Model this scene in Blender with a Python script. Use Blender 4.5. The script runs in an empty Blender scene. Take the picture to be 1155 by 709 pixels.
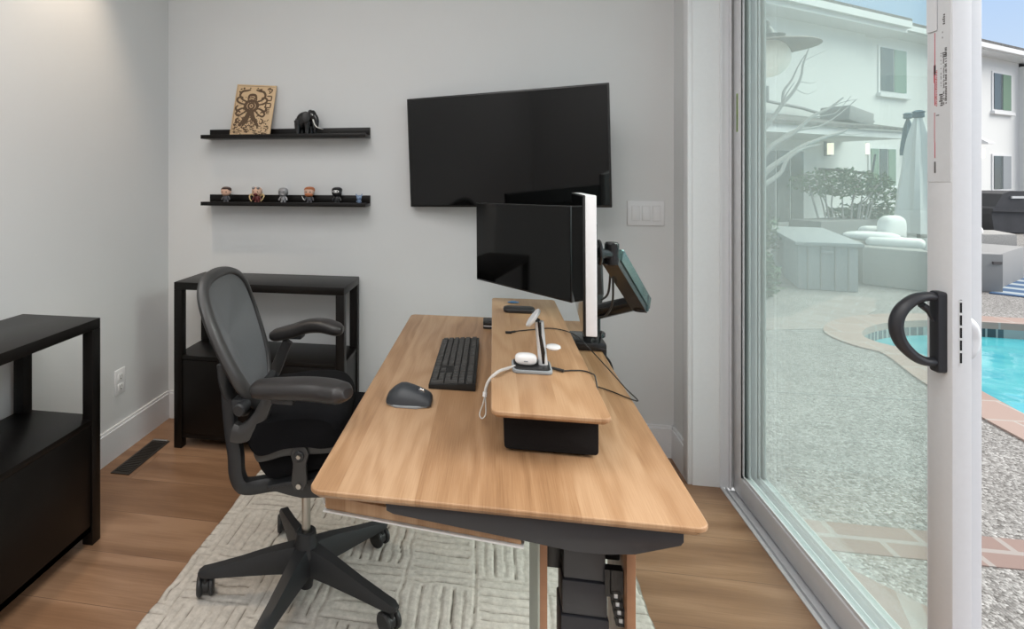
import bpy, bmesh, math, random
import numpy as np
from mathutils import Vector, Matrix, Euler
from mathutils.geometry import tessellate_polygon
random.seed(4)
PI = math.pi
sc = bpy.context.scene
col = sc.collection

# ------------------------------------------------------------------ camera model (1155x709 frame)
F, CX, CY, TH, H = 613.4, 454.8, 197.6, -.1646, 1.31
CT, ST = math.cos(TH), math.sin(TH)
def onZ(x, y, z):
    D = F*(H-z)/(y-CY); L = (x-CX)/F*D
    return Vector((L*CT+D*ST, D*CT-L*ST, z))
def onX(x, y, v):
    k = (x-CX)/F; D = v/(k*CT+ST)
    return Vector((v, D*CT-k*D*ST, H-(y-CY)/F*D))
def onY(x, y, v):
    k = (x-CX)/F; D = v/(CT-k*ST)
    return Vector((k*D*CT+D*ST, v, H-(y-CY)/F*D))
def onPlane(x, y, p0, n):
    k = (x-CX)/F; d = Vector((k*CT+ST, CT-k*ST, -(y-CY)/F)); o = Vector((0, 0, H))
    return o + d*((Vector(p0)-o).dot(Vector(n))/d.dot(Vector(n)))

cam = bpy.data.cameras.new('camera'); cam_o = bpy.data.objects.new('camera', cam); col.objects.link(cam_o)
cam.sensor_width = 36; cam.lens = 36*F/1155
cam.shift_x = (577.5-CX)/1155; cam.shift_y = -(354.5-CY)/1155
cam_o.location = (0, 0, H); cam_o.rotation_euler = (PI/2, 0, -TH)
cam.clip_start = .02; cam.clip_end = 300
sc.camera = cam_o

# ------------------------------------------------------------------ mesh builder
class MB:
    def __init__(s): s.v = []; s.f = []; s.sm = []; s.mi = []
    def add(s, vs, fs, smooth=False, mi=0):
        n = len(s.v); s.v += [tuple(v) for v in vs]
        for f in fs: s.f.append([i+n for i in f]); s.sm.append(smooth); s.mi.append(mi)
        return s
    def box(s, a, b, bev=0, rot=None, piv=None, mi=0, seg=2):
        a = Vector(a); b = Vector(b)
        bm = bmesh.new(); bmesh.ops.create_cube(bm, size=1)
        c = (a+b)/2; d = b-a
        for v in bm.verts: v.co = Vector((v.co.x*abs(d.x), v.co.y*abs(d.y), v.co.z*abs(d.z)))
        if bev: bmesh.ops.bevel(bm, geom=list(bm.edges), offset=bev, segments=seg, profile=.5, affect='EDGES')
        M = Matrix.Translation(c)
        if rot is not None:
            p = Vector(piv) if piv is not None else c
            M = Matrix.Translation(p) @ Euler(rot).to_matrix().to_4x4() @ Matrix.Translation(c-p)
        s.frombm(bm, M, bool(bev), mi); return s
    def frombm(s, bm, M=Matrix(), smooth=False, mi=0):
        bm.verts.ensure_lookup_table(); bm.verts.index_update()
        s.add([M @ v.co for v in bm.verts], [[v.index for v in f.verts] for f in bm.faces], smooth, mi); bm.free(); return s
    def prism(s, poly, axis, lo, hi, bev=0, mi=0, seg=2):
        # poly: 2D points on the plane normal to axis (x: (y,z); y: (x,z); z: (x,y))
        def P(p, t): return {'x': (t, p[0], p[1]), 'y': (p[0], t, p[1]), 'z': (p[0], p[1], t)}[axis]
        bm = bmesh.new(); n = len(poly)
        A = [bm.verts.new(P(p, lo)) for p in poly]; B = [bm.verts.new(P(p, hi)) for p in poly]
        bm.faces.new(A); bm.faces.new(B[::-1])
        for i in range(n): bm.faces.new((A[i], B[i], B[(i+1) % n], A[(i+1) % n]))
        bmesh.ops.recalc_face_normals(bm, faces=bm.faces)
        if bev:
            ed = [e for e in bm.edges if (e.verts[0] in A) == (e.verts[1] in A)]
            bmesh.ops.bevel(bm, geom=ed, offset=bev, segments=seg, profile=.5, affect='EDGES')
        s.frombm(bm, Matrix(), bool(bev), mi); return s
    def tube(s, pts, r, n=12, up=(0, 0, 1), flat=1.0, caps=True, closed=False, mi=0, pw=2.0):
        # elliptic sweep; r number or list; flat = thickness across `up` relative to width
        pts = [Vector(p) for p in pts]; m = len(pts); R = r if isinstance(r, (list, tuple)) else [r]*m
        FL = flat if isinstance(flat, (list, tuple)) else [flat]*m
        vs = []; up = Vector(up)
        for i, p in enumerate(pts):
            if closed: t = pts[(i+1) % m]-pts[i-1]
            else: t = pts[min(i+1, m-1)]-pts[max(i-1, 0)]
            t.normalize(); sd = t.cross(up)
            if sd.length < 1e-4: sd = t.cross(Vector((1, 0, 0.01)))
            sd.normalize(); u2 = sd.cross(t).normalized()
            for k in range(n):
                a = 2*PI*k/n; ca, sa = math.cos(a), math.sin(a)
                ca = math.copysign(abs(ca)**(2/pw), ca); sa = math.copysign(abs(sa)**(2/pw), sa)
                vs.append(p + sd*ca*R[i] + u2*sa*R[i]*FL[i])
        fs = []
        for i in range(m if closed else m-1):
            j = (i+1) % m
            for k in range(n): fs.append([i*n+k, i*n+(k+1) % n, j*n+(k+1) % n, j*n+k])
        if caps and not closed: fs += [list(range(n))[::-1], [(m-1)*n+k for k in range(n)]]
        s.add(vs, fs, True, mi); return s
    def lathe(s, prof, loc=(0, 0, 0), n=32, M=None, mi=0):
        # prof: (r, z) pairs
        vs = []; fs = []; M = M or Matrix.Translation(loc)
        for (r, z) in prof:
            for k in range(n): a = 2*PI*k/n; vs.append(M @ Vector((r*math.cos(a), r*math.sin(a), z)))
        for i in range(len(prof)-1):
            for k in range(n): fs.append([i*n+k, i*n+(k+1) % n, (i+1)*n+(k+1) % n, (i+1)*n+k])
        if prof[0][0] > 1e-5: fs.append(list(range(n))[::-1])
        if prof[-1][0] > 1e-5: fs.append([(len(prof)-1)*n+k for k in range(n)])
        s.add(vs, fs, True, mi); return s
    def cyl(s, a, b, r, n=20, r2=None, bev=0, mi=0):
        a = Vector(a); b = Vector(b); d = b-a; L = d.length
        M = Matrix.Translation(a) @ d.to_track_quat('Z', 'Y').to_matrix().to_4x4()
        r2 = r if r2 is None else r2
        if bev: pr = [(r-bev, 0), (r, bev), (r2, L-bev), (r2-bev, L)]
        else: pr = [(r, 0), (r2, L)]
        return s.lathe(pr, M=M, n=n, mi=mi)
    def ell(s, c, r, n=20, m=12, M=None, mi=0, e=1.0):
        c = Vector(c); vs = []; fs = []
        for i in range(m+1):
            ph = -PI/2+PI*i/m
            for k in range(n):
                a = 2*PI*k/n
                f = lambda t: math.copysign(abs(t)**e, t)
                q = Vector((r[0]*f(math.cos(ph))*f(math.cos(a)), r[1]*f(math.cos(ph))*f(math.sin(a)), r[2]*f(math.sin(ph))))
                if M: q = M @ q
                vs.append(c+q)
        for i in range(m):
            for k in range(n): fs.append([i*n+k, i*n+(k+1) % n, (i+1)*n+(k+1) % n, (i+1)*n+k])
        s.add(vs, fs, True, mi); return s
    def loft(s, secs, caps=True, mi=0, smooth=True, closed=True):
        n = len(secs[0]); vs = [v for sec in secs for v in sec]; fs = []
        for i in range(len(secs)-1):
            for k in range(n if closed else n-1): fs.append([i*n+k, i*n+(k+1) % n, (i+1)*n+(k+1) % n, (i+1)*n+k])
        if caps: fs += [list(range(n))[::-1], [(len(secs)-1)*n+k for k in range(n)]]
        s.add(vs, fs, smooth, mi); return s

def catmull(pts, k=6, closed=False):
    pts = [Vector(p) for p in pts]; m = len(pts); out = []
    for i in range(m if closed else m-1):
        g = (lambda j: pts[j % m]) if closed else (lambda j: pts[max(0, min(m-1, j))])
        a, b, c, d = g(i-1), g(i), g(i+1), g(i+2)
        for q in range(k):
            t = q/k
            out.append(.5*((2*b)+(c-a)*t+(2*a-5*b+4*c-d)*t*t+(3*b-a-3*c+d)*t**3))
    if not closed: out.append(pts[-1])
    return out
def rrect(x0, y0, x1, y1, r, k=6):
    P = []
    for cx_, cy_, a0 in ((x1-r, y1-r, 0), (x0+r, y1-r, 90), (x0+r, y0+r, 180), (x1-r, y0+r, 270)):
        for i in range(k+1):
            a = math.radians(a0+90*i/k); P.append((cx_+r*math.cos(a), cy_+r*math.sin(a)))
    return P

def worldmat(o):
    M = Matrix.Identity(4); chain = []
    while o is not None: chain.append(o); o = o.parent
    for q in reversed(chain):
        M = M @ (Matrix.Translation(q.location) @ q.rotation_euler.to_matrix().to_4x4())
    return M
def root(name, loc, label, cat, rot=(0, 0, 0), group=None):
    o = bpy.data.objects.new(name, None); col.objects.link(o); o.location = loc; o.rotation_euler = rot
    o.empty_display_size = .05
    o['label'] = label; o['category'] = cat
    if group: o['group'] = group
    return o
def obj(name, mb, mat, parent=None, label=None, cat=None, kind=None, group=None, local=False, angle=35):
    me = bpy.data.meshes.new(name)
    vs = mb.v
    if parent is not None and not local:
        Mi = worldmat(parent).inverted(); vs = [Mi @ Vector(v) for v in vs]; loc = (0, 0, 0)
    elif parent is None:
        xs = [v[0] for v in vs]; ys = [v[1] for v in vs]; zs = [v[2] for v in vs]
        loc = Vector(((min(xs)+max(xs))/2, (min(ys)+max(ys))/2, min(zs)))
        vs = [Vector(v)-loc for v in vs]
    else: loc = (0, 0, 0)
    me.from_pydata([tuple(v) for v in vs], [], mb.f)
    mats = mat if isinstance(mat, (list, tuple)) else [mat]
    for m in mats: me.materials.append(m)
    me.polygons.foreach_set('use_smooth', mb.sm)
    me.polygons.foreach_set('material_index', mb.mi)
    bm = bmesh.new(); bm.from_mesh(me)
    bmesh.ops.remove_doubles(bm, verts=bm.verts, dist=1e-6)
    bmesh.ops.recalc_face_normals(bm, faces=bm.faces)
    ang = math.radians(angle)
    for e in bm.edges:
        if len(e.link_faces) == 2 and e.calc_face_angle(0) > ang: e.smooth = False
    bm.to_mesh(me); bm.free()
    o = bpy.data.objects.new(name, me); col.objects.link(o); o.location = loc; o.parent = parent
    if label: o['label'] = label
    if cat: o['category'] = cat
    if kind: o['kind'] = kind
    if group: o['group'] = group
    return o
def struct(name, mb, mat, label=None, parent=None):
    return obj(name, mb, mat, parent, label=label, kind=None if parent else 'structure')

# ------------------------------------------------------------------ materials
def newmat(name):
    m = bpy.data.materials.new(name); m.use_nodes = True
    nt = m.node_tree; b = nt.nodes['Principled BSDF']; return m, nt, b
def srgb(r, g, b):
    f = lambda c: (c/255/12.92) if c/255 <= .04045 else ((c/255+.055)/1.055)**2.4
    return (f(r), f(g), f(b), 1)
def M_(name, c, rough=.5, metal=0, noise=0, nscale=80, bump=0, spec=.5, emis=None, es=0, coat=0, sheen=0):
    m, nt, b = newmat(name)
    b.inputs['Base Color'].default_value = c; b.inputs['Roughness'].default_value = rough
    b.inputs['Metallic'].default_value = metal; b.inputs['Specular IOR Level'].default_value = spec
    b.inputs['Coat Weight'].default_value = coat; b.inputs['Sheen Weight'].default_value = sheen
    if emis: b.inputs['Emission Color'].default_value = emis; b.inputs['Emission Strength'].default_value = es
    tc = nt.nodes.new('ShaderNodeTexCoord'); nz = nt.nodes.new('ShaderNodeTexNoise')
    nz.inputs['Scale'].default_value = nscale; nz.inputs['Detail'].default_value = 5
    nt.links.new(tc.outputs['Object'], nz.inputs['Vector'])
    mx = nt.nodes.new('ShaderNodeMix'); mx.data_type = 'RGBA'
    k = noise or .03
    mx.inputs['A'].default_value = tuple(min(1, v*(1-k)) for v in c[:3])+(1,)
    mx.inputs['B'].default_value = tuple(min(1, v*(1+k)) for v in c[:3])+(1,)
    nt.links.new(nz.outputs['Fac'], mx.inputs['Factor']); nt.links.new(mx.outputs['Result'], b.inputs['Base Color'])
    if bump:
        bp = nt.nodes.new('ShaderNodeBump'); bp.inputs['Strength'].default_value = bump; bp.inputs['Distance'].default_value = .002
        nt.links.new(nz.outputs['Fac'], bp.inputs['Height']); nt.links.new(bp.outputs['Normal'], b.inputs['Normal'])
    return m
def nd(nt, t, **kw):
    n = nt.nodes.new(t)
    for k, v in kw.items():
        if k in n.inputs: n.inputs[k].default_value = v
        else: setattr(n, k, v)
    return n
def ramp(nt, stops):
    r = nt.nodes.new('ShaderNodeValToRGB'); e = r.color_ramp.elements
    while len(e) < len(stops): e.new(.5)
    for i, (p, c) in enumerate(stops): e[i].position = p; e[i].color = c
    return r
def wood(name, dark, mid, light, stave=.12, rough=.42, along='Y', across='X', rings=9.0, offs=0.0, contrast=1):
    """solid oak: staves side by side across, cathedral grain running along"""
    m, nt, b = newmat(name); L = nt.links.new
    tc = nd(nt, 'ShaderNodeTexCoord'); sp = nd(nt, 'ShaderNodeSeparateXYZ'); L(tc.outputs['Object'], sp.inputs[0])
    ac = nd(nt, 'ShaderNodeMath', operation='ADD'); L(sp.outputs[across], ac.inputs[0]); ac.inputs[1].default_value = 10+offs
    dv = nd(nt, 'ShaderNodeMath', operation='DIVIDE'); L(ac.outputs[0], dv.inputs[0]); dv.inputs[1].default_value = stave
    fl = nd(nt, 'ShaderNodeMath', operation='FLOOR'); L(dv.outputs[0], fl.inputs[0])
    wn = nd(nt, 'ShaderNodeTexWhiteNoise', noise_dimensions='1D'); L(fl.outputs[0], wn.inputs['W'])
    # grain coordinates: (across*6, along*.9, random offset per stave)
    cb = nd(nt, 'ShaderNodeCombineXYZ')
    m1 = nd(nt, 'ShaderNodeMath', operation='MULTIPLY'); L(ac.outputs[0], m1.inputs[0]); m1.inputs[1].default_value = 7
    m2 = nd(nt, 'ShaderNodeMath', operation='MULTIPLY'); L(sp.outputs[along], m2.inputs[0]); m2.inputs[1].default_value = 1.1
    m3 = nd(nt, 'ShaderNodeMath', operation='MULTIPLY'); L(wn.outputs['Value'], m3.inputs[0]); m3.inputs[1].default_value = 37
    L(m1.outputs[0], cb.inputs[0]); L(m2.outputs[0], cb.inputs[1]); L(m3.outputs[0], cb.inputs[2])
    lo = nd(nt, 'ShaderNodeTexNoise', Scale=1.1, Detail=2.0, Roughness=.45); L(cb.outputs[0], lo.inputs['Vector'])
    mr = nd(nt, 'ShaderNodeMath', operation='MULTIPLY'); L(lo.outputs['Fac'], mr.inputs[0]); mr.inputs[1].default_value = rings*6.283
    sn = nd(nt, 'ShaderNodeMath', operation='SINE'); L(mr.outputs[0], sn.inputs[0])
    sc2 = nd(nt, 'ShaderNodeMapping'); sc2.inputs['Scale'].default_value = (26, 3.0, 1); L(cb.outputs[0], sc2.inputs['Vector'])
    hi = nd(nt, 'ShaderNodeTexNoise', Scale=2.6, Detail=6.0, Roughness=.65); L(sc2.outputs[0], hi.inputs['Vector'])
    a1 = nd(nt, 'ShaderNodeMath', operation='MULTIPLY_ADD'); L(sn.outputs[0], a1.inputs[0]); a1.inputs[1].default_value = .085*contrast; hs_ = nd(nt, 'ShaderNodeMath', operation='MULTIPLY_ADD'); L(hi.outputs['Fac'], hs_.inputs[0]); hs_.inputs[1].default_value = .55; hs_.inputs[2].default_value = .225; L(hs_.outputs[0], a1.inputs[2])
    a2 = nd(nt, 'ShaderNodeMath', operation='MULTIPLY_ADD'); L(wn.outputs['Value'], a2.inputs[0]); a2.inputs[1].default_value = .22*contrast; L(a1.outputs[0], a2.inputs[2])
    a3 = nd(nt, 'ShaderNodeMath', operation='MULTIPLY_ADD'); L(lo.outputs['Fac'], a3.inputs[0]); a3.inputs[1].default_value = .3*contrast; L(a2.outputs[0], a3.inputs[2])
    r = ramp(nt, [(.42, dark), (.68, mid), (.98, light)]); L(a3.outputs[0], r.inputs[0]); L(r.outputs[0], b.inputs['Base Color'])
    b.inputs['Roughness'].default_value = rough
    bp = nd(nt, 'ShaderNodeBump', Strength=.12, Distance=.001); L(a1.outputs[0], bp.inputs['Height']); L(bp.outputs[0], b.inputs['Normal'])
    return m
def c4(r, g, b): return (r, g, b, 1)

m_wall = M_('wall_paint', c4(.645, .655, .66), .75, noise=.015, nscale=6)
m_trim = M_('white_trim_paint', c4(.72, .725, .74), .4)
m_vinyl = M_('white_vinyl', c4(.68, .69, .715), .38)
m_vinyl_dark = M_('grey_gasket', c4(.12, .12, .13), .6)
m_black = M_('black_satin', c4(.013, .012, .012), .42)
m_blackwood = M_('black_stained_wood', c4(.0055, .0045, .004), .38, noise=.15, nscale=30, spec=.24)
m_blackplast = M_('black_plastic', c4(.018, .018, .019), .45)
m_chair = M_('charcoal_plastic', c4(.017, .018, .020), .48, bump=.1, nscale=500)
m_chairframe = M_('graphite_frame', c4(.034, .033, .033), .42)
m_chairmesh = M_('grey_mesh_weave', c4(.135, .14, .147), .6, noise=.12, nscale=350)
m_pad = M_('dark_soft_pad', c4(.018, .016, .016), .40)
m_seat = M_('black_fabric', c4(.006, .006, .007), .95, noise=.3, nscale=300, bump=.3, spec=.1)
m_chrome = M_('chrome', c4(.75, .75, .75), .12, 1)
m_cyl = M_('satin_steel', c4(.50, .47, .43), .3, 1)
m_silver = M_('satin_silver', c4(.72, .73, .74), .3, .35)
m_screen = M_('glossy_black_screen', c4(.002, .002, .002), .05, spec=.35)
m_bezel = M_('black_bezel', c4(.006, .006, .006), .35)
m_whiteplast = M_('white_plastic', c4(.82, .82, .82), .25)
m_slate = M_('dark_slate_metal', c4(.022, .023, .028), .42)
m_key = M_('dark_grey_key', c4(.052, .050, .048), .6)
m_keygap = M_('keyboard_body', c4(.008, .008, .008), .55)
m_felt = M_('black_speckled_felt', c4(.010, .009, .009), .9, noise=.9, nscale=600, bump=.2, spec=.15)
m_mouse = M_('graphite_mouse', c4(.030, .034, .040), .45)
m_gloss = M_('black_gloss', c4(.01, .01, .011), .15)
m_arm = M_('monitor_arm_black', c4(.014, .014, .015), .22)
m_teal = M_('teal_reflection_cover', c4(.16, .27, .26), .10, .8)  # teal of the reflected pool and sky put into the base colour
m_blue = M_('blue_plastic', c4(.09, .22, .42), .4)
m_cable = M_('black_cable', c4(.012, .012, .012), .5)
m_greycable = M_('grey_strap', c4(.58, .56, .53), .6)
m_oak = wood('oak_desk', c4(.235, .122, .056), c4(.345, .195, .098), c4(.455, .288, .166), .155, offs=.10)
m_oak_riser = wood('oak_riser', c4(.28, .148, .070), c4(.385, .226, .119), c4(.475, .307, .18), .0835, rings=7)
m_laminate = M_('grey_green_laminate', c4(.36, .39, .34), .5)
m_oak_ply = wood('oak_plywood', c4(.22, .10, .05), c4(.33, .17, .09), c4(.44, .25, .14), .2, along='Z', across='Y')

def floor_mat():
    m, nt, b = newmat('oak_floor_planks'); L = nt.links.new
    tc = nd(nt, 'ShaderNodeTexCoord'); mp = nd(nt, 'ShaderNodeMapping'); L(tc.outputs['Object'], mp.inputs['Vector'])
    mp.inputs['Location'].default_value = (.37, .095, 0)
    br = nd(nt, 'ShaderNodeTexBrick', offset=.37, offset_frequency=2, squash=1.0)
    br.inputs['Scale'].default_value = 1; br.inputs['Brick Width'].default_value = 1.9; br.inputs['Row Height'].default_value = .215
    br.inputs['Mortar Size'].default_value = .0012; br.inputs['Mortar Smooth'].default_value = .3; br.inputs['Bias'].default_value = 0
    br.inputs['Color1'].default_value = (0, 0, 0, 1); br.inputs['Color2'].default_value = (1, 1, 1, 1); br.inputs['Mortar'].default_value = (.5, .5, .5, 1)
    L(mp.outputs[0], br.inputs['Vector'])
    sp = nd(nt, 'ShaderNodeSeparateXYZ'); L(mp.outputs[0], sp.inputs[0])
    cb = nd(nt, 'ShaderNodeCombineXYZ')
    a = nd(nt, 'ShaderNodeMath', operation='MULTIPLY'); L(sp.outputs['X'], a.inputs[0]); a.inputs[1].default_value = 1.0
    a_ = nd(nt, 'ShaderNodeMath', operation='MULTIPLY'); L(sp.outputs['Y'], a_.inputs[0]); a_.inputs[1].default_value = 8
    o = nd(nt, 'ShaderNodeMath', operation='MULTIPLY'); L(br.outputs['Color'], o.inputs[0]); o.inputs[1].default_value = 23
    L(a.outputs[0], cb.inputs[0]); L(a_.outputs[0], cb.inputs[1]); L(o.outputs[0], cb.inputs[2])
    lo = nd(nt, 'ShaderNodeTexNoise', Scale=1.3, Detail=3.0, Distortion=.6); L(cb.outputs[0], lo.inputs['Vector'])
    m2 = nd(nt, 'ShaderNodeMapping'); m2.inputs['Scale'].default_value = (2.5, 9, 1); L(cb.outputs[0], m2.inputs['Vector'])
    hi = nd(nt, 'ShaderNodeTexNoise', Scale=2.4, Detail=6.0, Roughness=.6); L(m2.outputs[0], hi.inputs['Vector'])
    s1 = nd(nt, 'ShaderNodeMath', operation='MULTIPLY_ADD'); L(br.outputs['Color'], s1.inputs[0]); s1.inputs[1].default_value = .28; L(lo.outputs['Fac'], s1.inputs[2])
    s2 = nd(nt, 'ShaderNodeMath', operation='MULTIPLY_ADD'); L(hi.outputs['Fac'], s2.inputs[0]); s2.inputs[1].default_value = .35; L(s1.outputs[0], s2.inputs[2])
    r = ramp(nt, [(.46, c4(.150, .076, .040)), (.78, c4(.250, .139, .077)), (1.0, c4(.345, .205, .122))]); L(s2.outputs[0], r.inputs[0])
    # knots
    kv = nd(nt, 'ShaderNodeTexVoronoi', Scale=1.6); kmap = nd(nt, 'ShaderNodeMapping'); kmap.inputs['Scale'].default_value = (1, 2.2, 1)
    L(mp.outputs[0], kmap.inputs[0]); L(kmap.outputs[0], kv.inputs['Vector'])
    kr = ramp(nt, [(.0, c4(.28, .28, .28)), (.035, c4(.62, .62, .62)), (.07, c4(1, 1, 1))]); L(kv.outputs['Distance'], kr.inputs[0])
    mk = nd(nt, 'ShaderNodeMix', data_type='RGBA', blend_type='MULTIPLY'); mk.inputs['Factor'].default_value = .8
    L(r.outputs[0], mk.inputs['A']); L(kr.outputs[0], mk.inputs['B'])
    mm = nd(nt, 'ShaderNodeMix', data_type='RGBA'); L(br.outputs['Fac'], mm.inputs['Factor']); L(mk.outputs['Result'], mm.inputs['A']); mm.inputs['B'].default_value = c4(.15, .085, .05)
    L(mm.outputs['Result'], b.inputs['Base Color']); b.inputs['Roughness'].default_value = .36; b.inputs['Specular IOR Level'].default_value = .5
    bp = nd(nt, 'ShaderNodeBump', Strength=.15, Distance=.001, invert=True); L(br.outputs['Fac'], bp.inputs['Height']); L(bp.outputs[0], b.inputs['Normal'])
    return m
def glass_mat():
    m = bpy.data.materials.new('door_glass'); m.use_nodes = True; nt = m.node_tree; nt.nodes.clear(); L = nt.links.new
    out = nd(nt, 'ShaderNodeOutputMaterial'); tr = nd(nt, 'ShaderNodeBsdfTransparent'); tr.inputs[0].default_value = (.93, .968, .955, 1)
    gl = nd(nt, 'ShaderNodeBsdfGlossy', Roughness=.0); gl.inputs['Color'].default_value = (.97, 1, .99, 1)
    df = nd(nt, 'ShaderNodeBsdfTranslucent'); df.inputs[0].default_value = (.93, .97, .95, 1)  # translucent share stands in for the veil of reflections on the pane
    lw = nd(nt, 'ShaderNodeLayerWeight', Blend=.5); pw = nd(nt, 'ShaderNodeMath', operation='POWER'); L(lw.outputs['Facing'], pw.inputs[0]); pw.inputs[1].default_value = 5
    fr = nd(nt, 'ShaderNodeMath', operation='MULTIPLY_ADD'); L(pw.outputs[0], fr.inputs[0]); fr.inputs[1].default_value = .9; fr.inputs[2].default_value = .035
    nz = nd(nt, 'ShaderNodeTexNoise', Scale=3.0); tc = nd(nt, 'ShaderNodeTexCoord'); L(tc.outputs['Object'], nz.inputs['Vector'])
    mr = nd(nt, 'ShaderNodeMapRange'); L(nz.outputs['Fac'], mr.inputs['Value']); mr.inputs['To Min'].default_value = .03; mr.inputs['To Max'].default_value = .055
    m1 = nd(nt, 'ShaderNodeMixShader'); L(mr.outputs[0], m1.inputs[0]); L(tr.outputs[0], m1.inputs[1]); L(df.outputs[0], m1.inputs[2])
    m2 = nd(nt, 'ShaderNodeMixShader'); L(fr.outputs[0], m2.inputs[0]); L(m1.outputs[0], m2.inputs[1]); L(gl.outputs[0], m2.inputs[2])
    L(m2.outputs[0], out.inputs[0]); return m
def pebble_mat():
    m, nt, b = newmat('exposed_aggregate'); L = nt.links.new
    tc = nd(nt, 'ShaderNodeTexCoord'); v = nd(nt, 'ShaderNodeTexVoronoi', Scale=95.0); L(tc.outputs['Object'], v.inputs['Vector'])
    sp = nd(nt, 'ShaderNodeSeparateColor'); L(v.outputs['Color'], sp.inputs[0])
    r = ramp(nt, [(0, c4(.10, .092, .085)), (.35, c4(.205, .195, .187)), (.7, c4(.29, .28, .27)), (1, c4(.42, .41, .40))]); L(sp.outputs[0], r.inputs[0])
    nz = nd(nt, 'ShaderNodeTexNoise', Scale=2.2, Detail=4.0); L(tc.outputs['Object'], nz.inputs['Vector'])
    r2 = ramp(nt, [(.35, c4(.86, .86, .86)), (.65, c4(1, 1, 1))]); L(nz.outputs['Fac'], r2.inputs[0])
    mx = nd(nt, 'ShaderNodeMix', data_type='RGBA', blend_type='MULTIPLY'); mx.inputs['Factor'].default_value = 1
    L(r.outputs[0], mx.inputs['A']); L(r2.outputs[0], mx.inputs['B']); L(mx.outputs['Result'], b.inputs['Base Color'])
    bp = nd(nt, 'ShaderNodeBump', Strength=.8, Distance=.008, invert=True); L(v.outputs['Distance'], bp.inputs['Height']); L(bp.outputs[0], b.inputs['Normal'])
    b.inputs['Roughness'].default_value = .8; return m
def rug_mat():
    m, nt, b = newmat('cream_carved_rug'); L = nt.links.new
    tc = nd(nt, 'ShaderNodeTexCoord'); nz = nd(nt, 'ShaderNodeTexNoise', Scale=55.0, Detail=6.0, Roughness=.7)
    mp = nd(nt, 'ShaderNodeMapping'); L(tc.outputs['Object'], mp.inputs[0]); L(mp.outputs[0], nz.inputs['Vector'])
    sp = nd(nt, 'ShaderNodeSeparateXYZ'); L(tc.outputs['Object'], sp.inputs[0])
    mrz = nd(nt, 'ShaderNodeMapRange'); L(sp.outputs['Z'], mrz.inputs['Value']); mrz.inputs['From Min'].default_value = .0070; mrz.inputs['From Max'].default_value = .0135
    r = ramp(nt, [(.0, c4(.21, .19, .165)), (.5, c4(.53, .495, .445)), (1, c4(.63, .595, .545))]); L(mrz.outputs[0], r.inputs[0])  # groove shade put into the colour: darker where the pile is carved low
    r2 = ramp(nt, [(.3, c4(.72, .72, .72)), (.62, c4(1.0, 1.0, 1.0))]); L(nz.outputs['Fac'], r2.inputs[0])
    mx = nd(nt, 'ShaderNodeMix', data_type='RGBA', blend_type='MULTIPLY'); mx.inputs['Factor'].default_value = 1
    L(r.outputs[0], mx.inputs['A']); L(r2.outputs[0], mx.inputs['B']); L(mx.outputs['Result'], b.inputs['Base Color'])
    bp = nd(nt, 'ShaderNodeBump', Strength=.5, Distance=.003); L(nz.outputs['Fac'], bp.inputs['Height']); L(bp.outputs[0], b.inputs['Normal'])
    b.inputs['Roughness'].default_value = .95; b.inputs['Specular IOR Level'].default_value = .1; return m
def brick_mat(name, c1, c2, mortar, w, h, ms=.01, rot=0):
    m, nt, b = newmat(name); L = nt.links.new
    tc = nd(nt, 'ShaderNodeTexCoord'); mp = nd(nt, 'ShaderNodeMapping'); L(tc.outputs['Object'], mp.inputs[0]); mp.inputs['Rotation'].default_value = (0, 0, rot)
    br = nd(nt, 'ShaderNodeTexBrick'); L(mp.outputs[0], br.inputs['Vector']); br.inputs['Scale'].default_value = 1
    br.inputs['Brick Width'].default_value = w; br.inputs['Row Height'].default_value = h; br.inputs['Mortar Size'].default_value = ms
    br.inputs['Color1'].default_value = c1; br.inputs['Color2'].default_value = c2; br.inputs['Mortar'].default_value = mortar
    L(br.outputs['Color'], b.inputs['Base Color']); b.inputs['Roughness'].default_value = .8
    return m
def water_mat():
    m, nt, b = newmat('pool_water'); L = nt.links.new
    b.inputs['Base Color'].default_value = c4(.10, .56, .64); b.inputs['Roughness'].default_value = .04
    tc = nd(nt, 'ShaderNodeTexCoord'); nz = nd(nt, 'ShaderNodeTexNoise', Scale=4.0, Detail=2.0); L(tc.outputs['Object'], nz.inputs['Vector'])
    r = ramp(nt, [(.35, c4(.045, .34, .41)), (.65, c4(.10, .45, .49))]); L(nz.outputs['Fac'], r.inputs[0]); L(r.outputs[0], b.inputs['Base Color'])
    bp = nd(nt, 'ShaderNodeBump', Strength=.15, Distance=.02); L(nz.outputs['Fac'], bp.inputs['Height']); L(bp.outputs[0], b.inputs['Normal'])
    return m
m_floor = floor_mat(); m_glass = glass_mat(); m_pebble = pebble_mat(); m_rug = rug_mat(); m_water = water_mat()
m_stucco = M_('white_stucco', c4(.70, .70, .685), .9, bump=.3, nscale=60)
m_eave = M_('white_eave_paint', c4(.70, .70, .70), .6)
m_roof = brick_mat('grey_roof_shingles', c4(.09, .09, .09), c4(.14, .135, .13), c4(.05, .05, .05), .35, .14)
m_exglass = M_('dark_window_glass', c4(.05, .07, .07), .08)
m_exgreen = M_('green_tinted_pane', c4(.16, .26, .18), .15)
m_resin = M_('grey_resin', c4(.28, .30, .315), .6)
m_wicker = M_('grey_wicker', c4(.31, .305, .295), .8, noise=.25, nscale=60, bump=.5)
m_cushion = M_('white_outdoor_cushion', c4(.74, .74, .73), .9)
m_canvas = M_('white_canvas', c4(.80, .80, .79), .9)
m_navy = M_('navy_canvas', c4(.06, .12, .17), .8)
m_cover = M_('charcoal_vinyl_cover', c4(.045, .045, .05), .55, noise=.5, bump=1.0, nscale=2.5)
m_concrete = M_('grey_concrete', c4(.24, .24, .24), .8)
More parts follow.
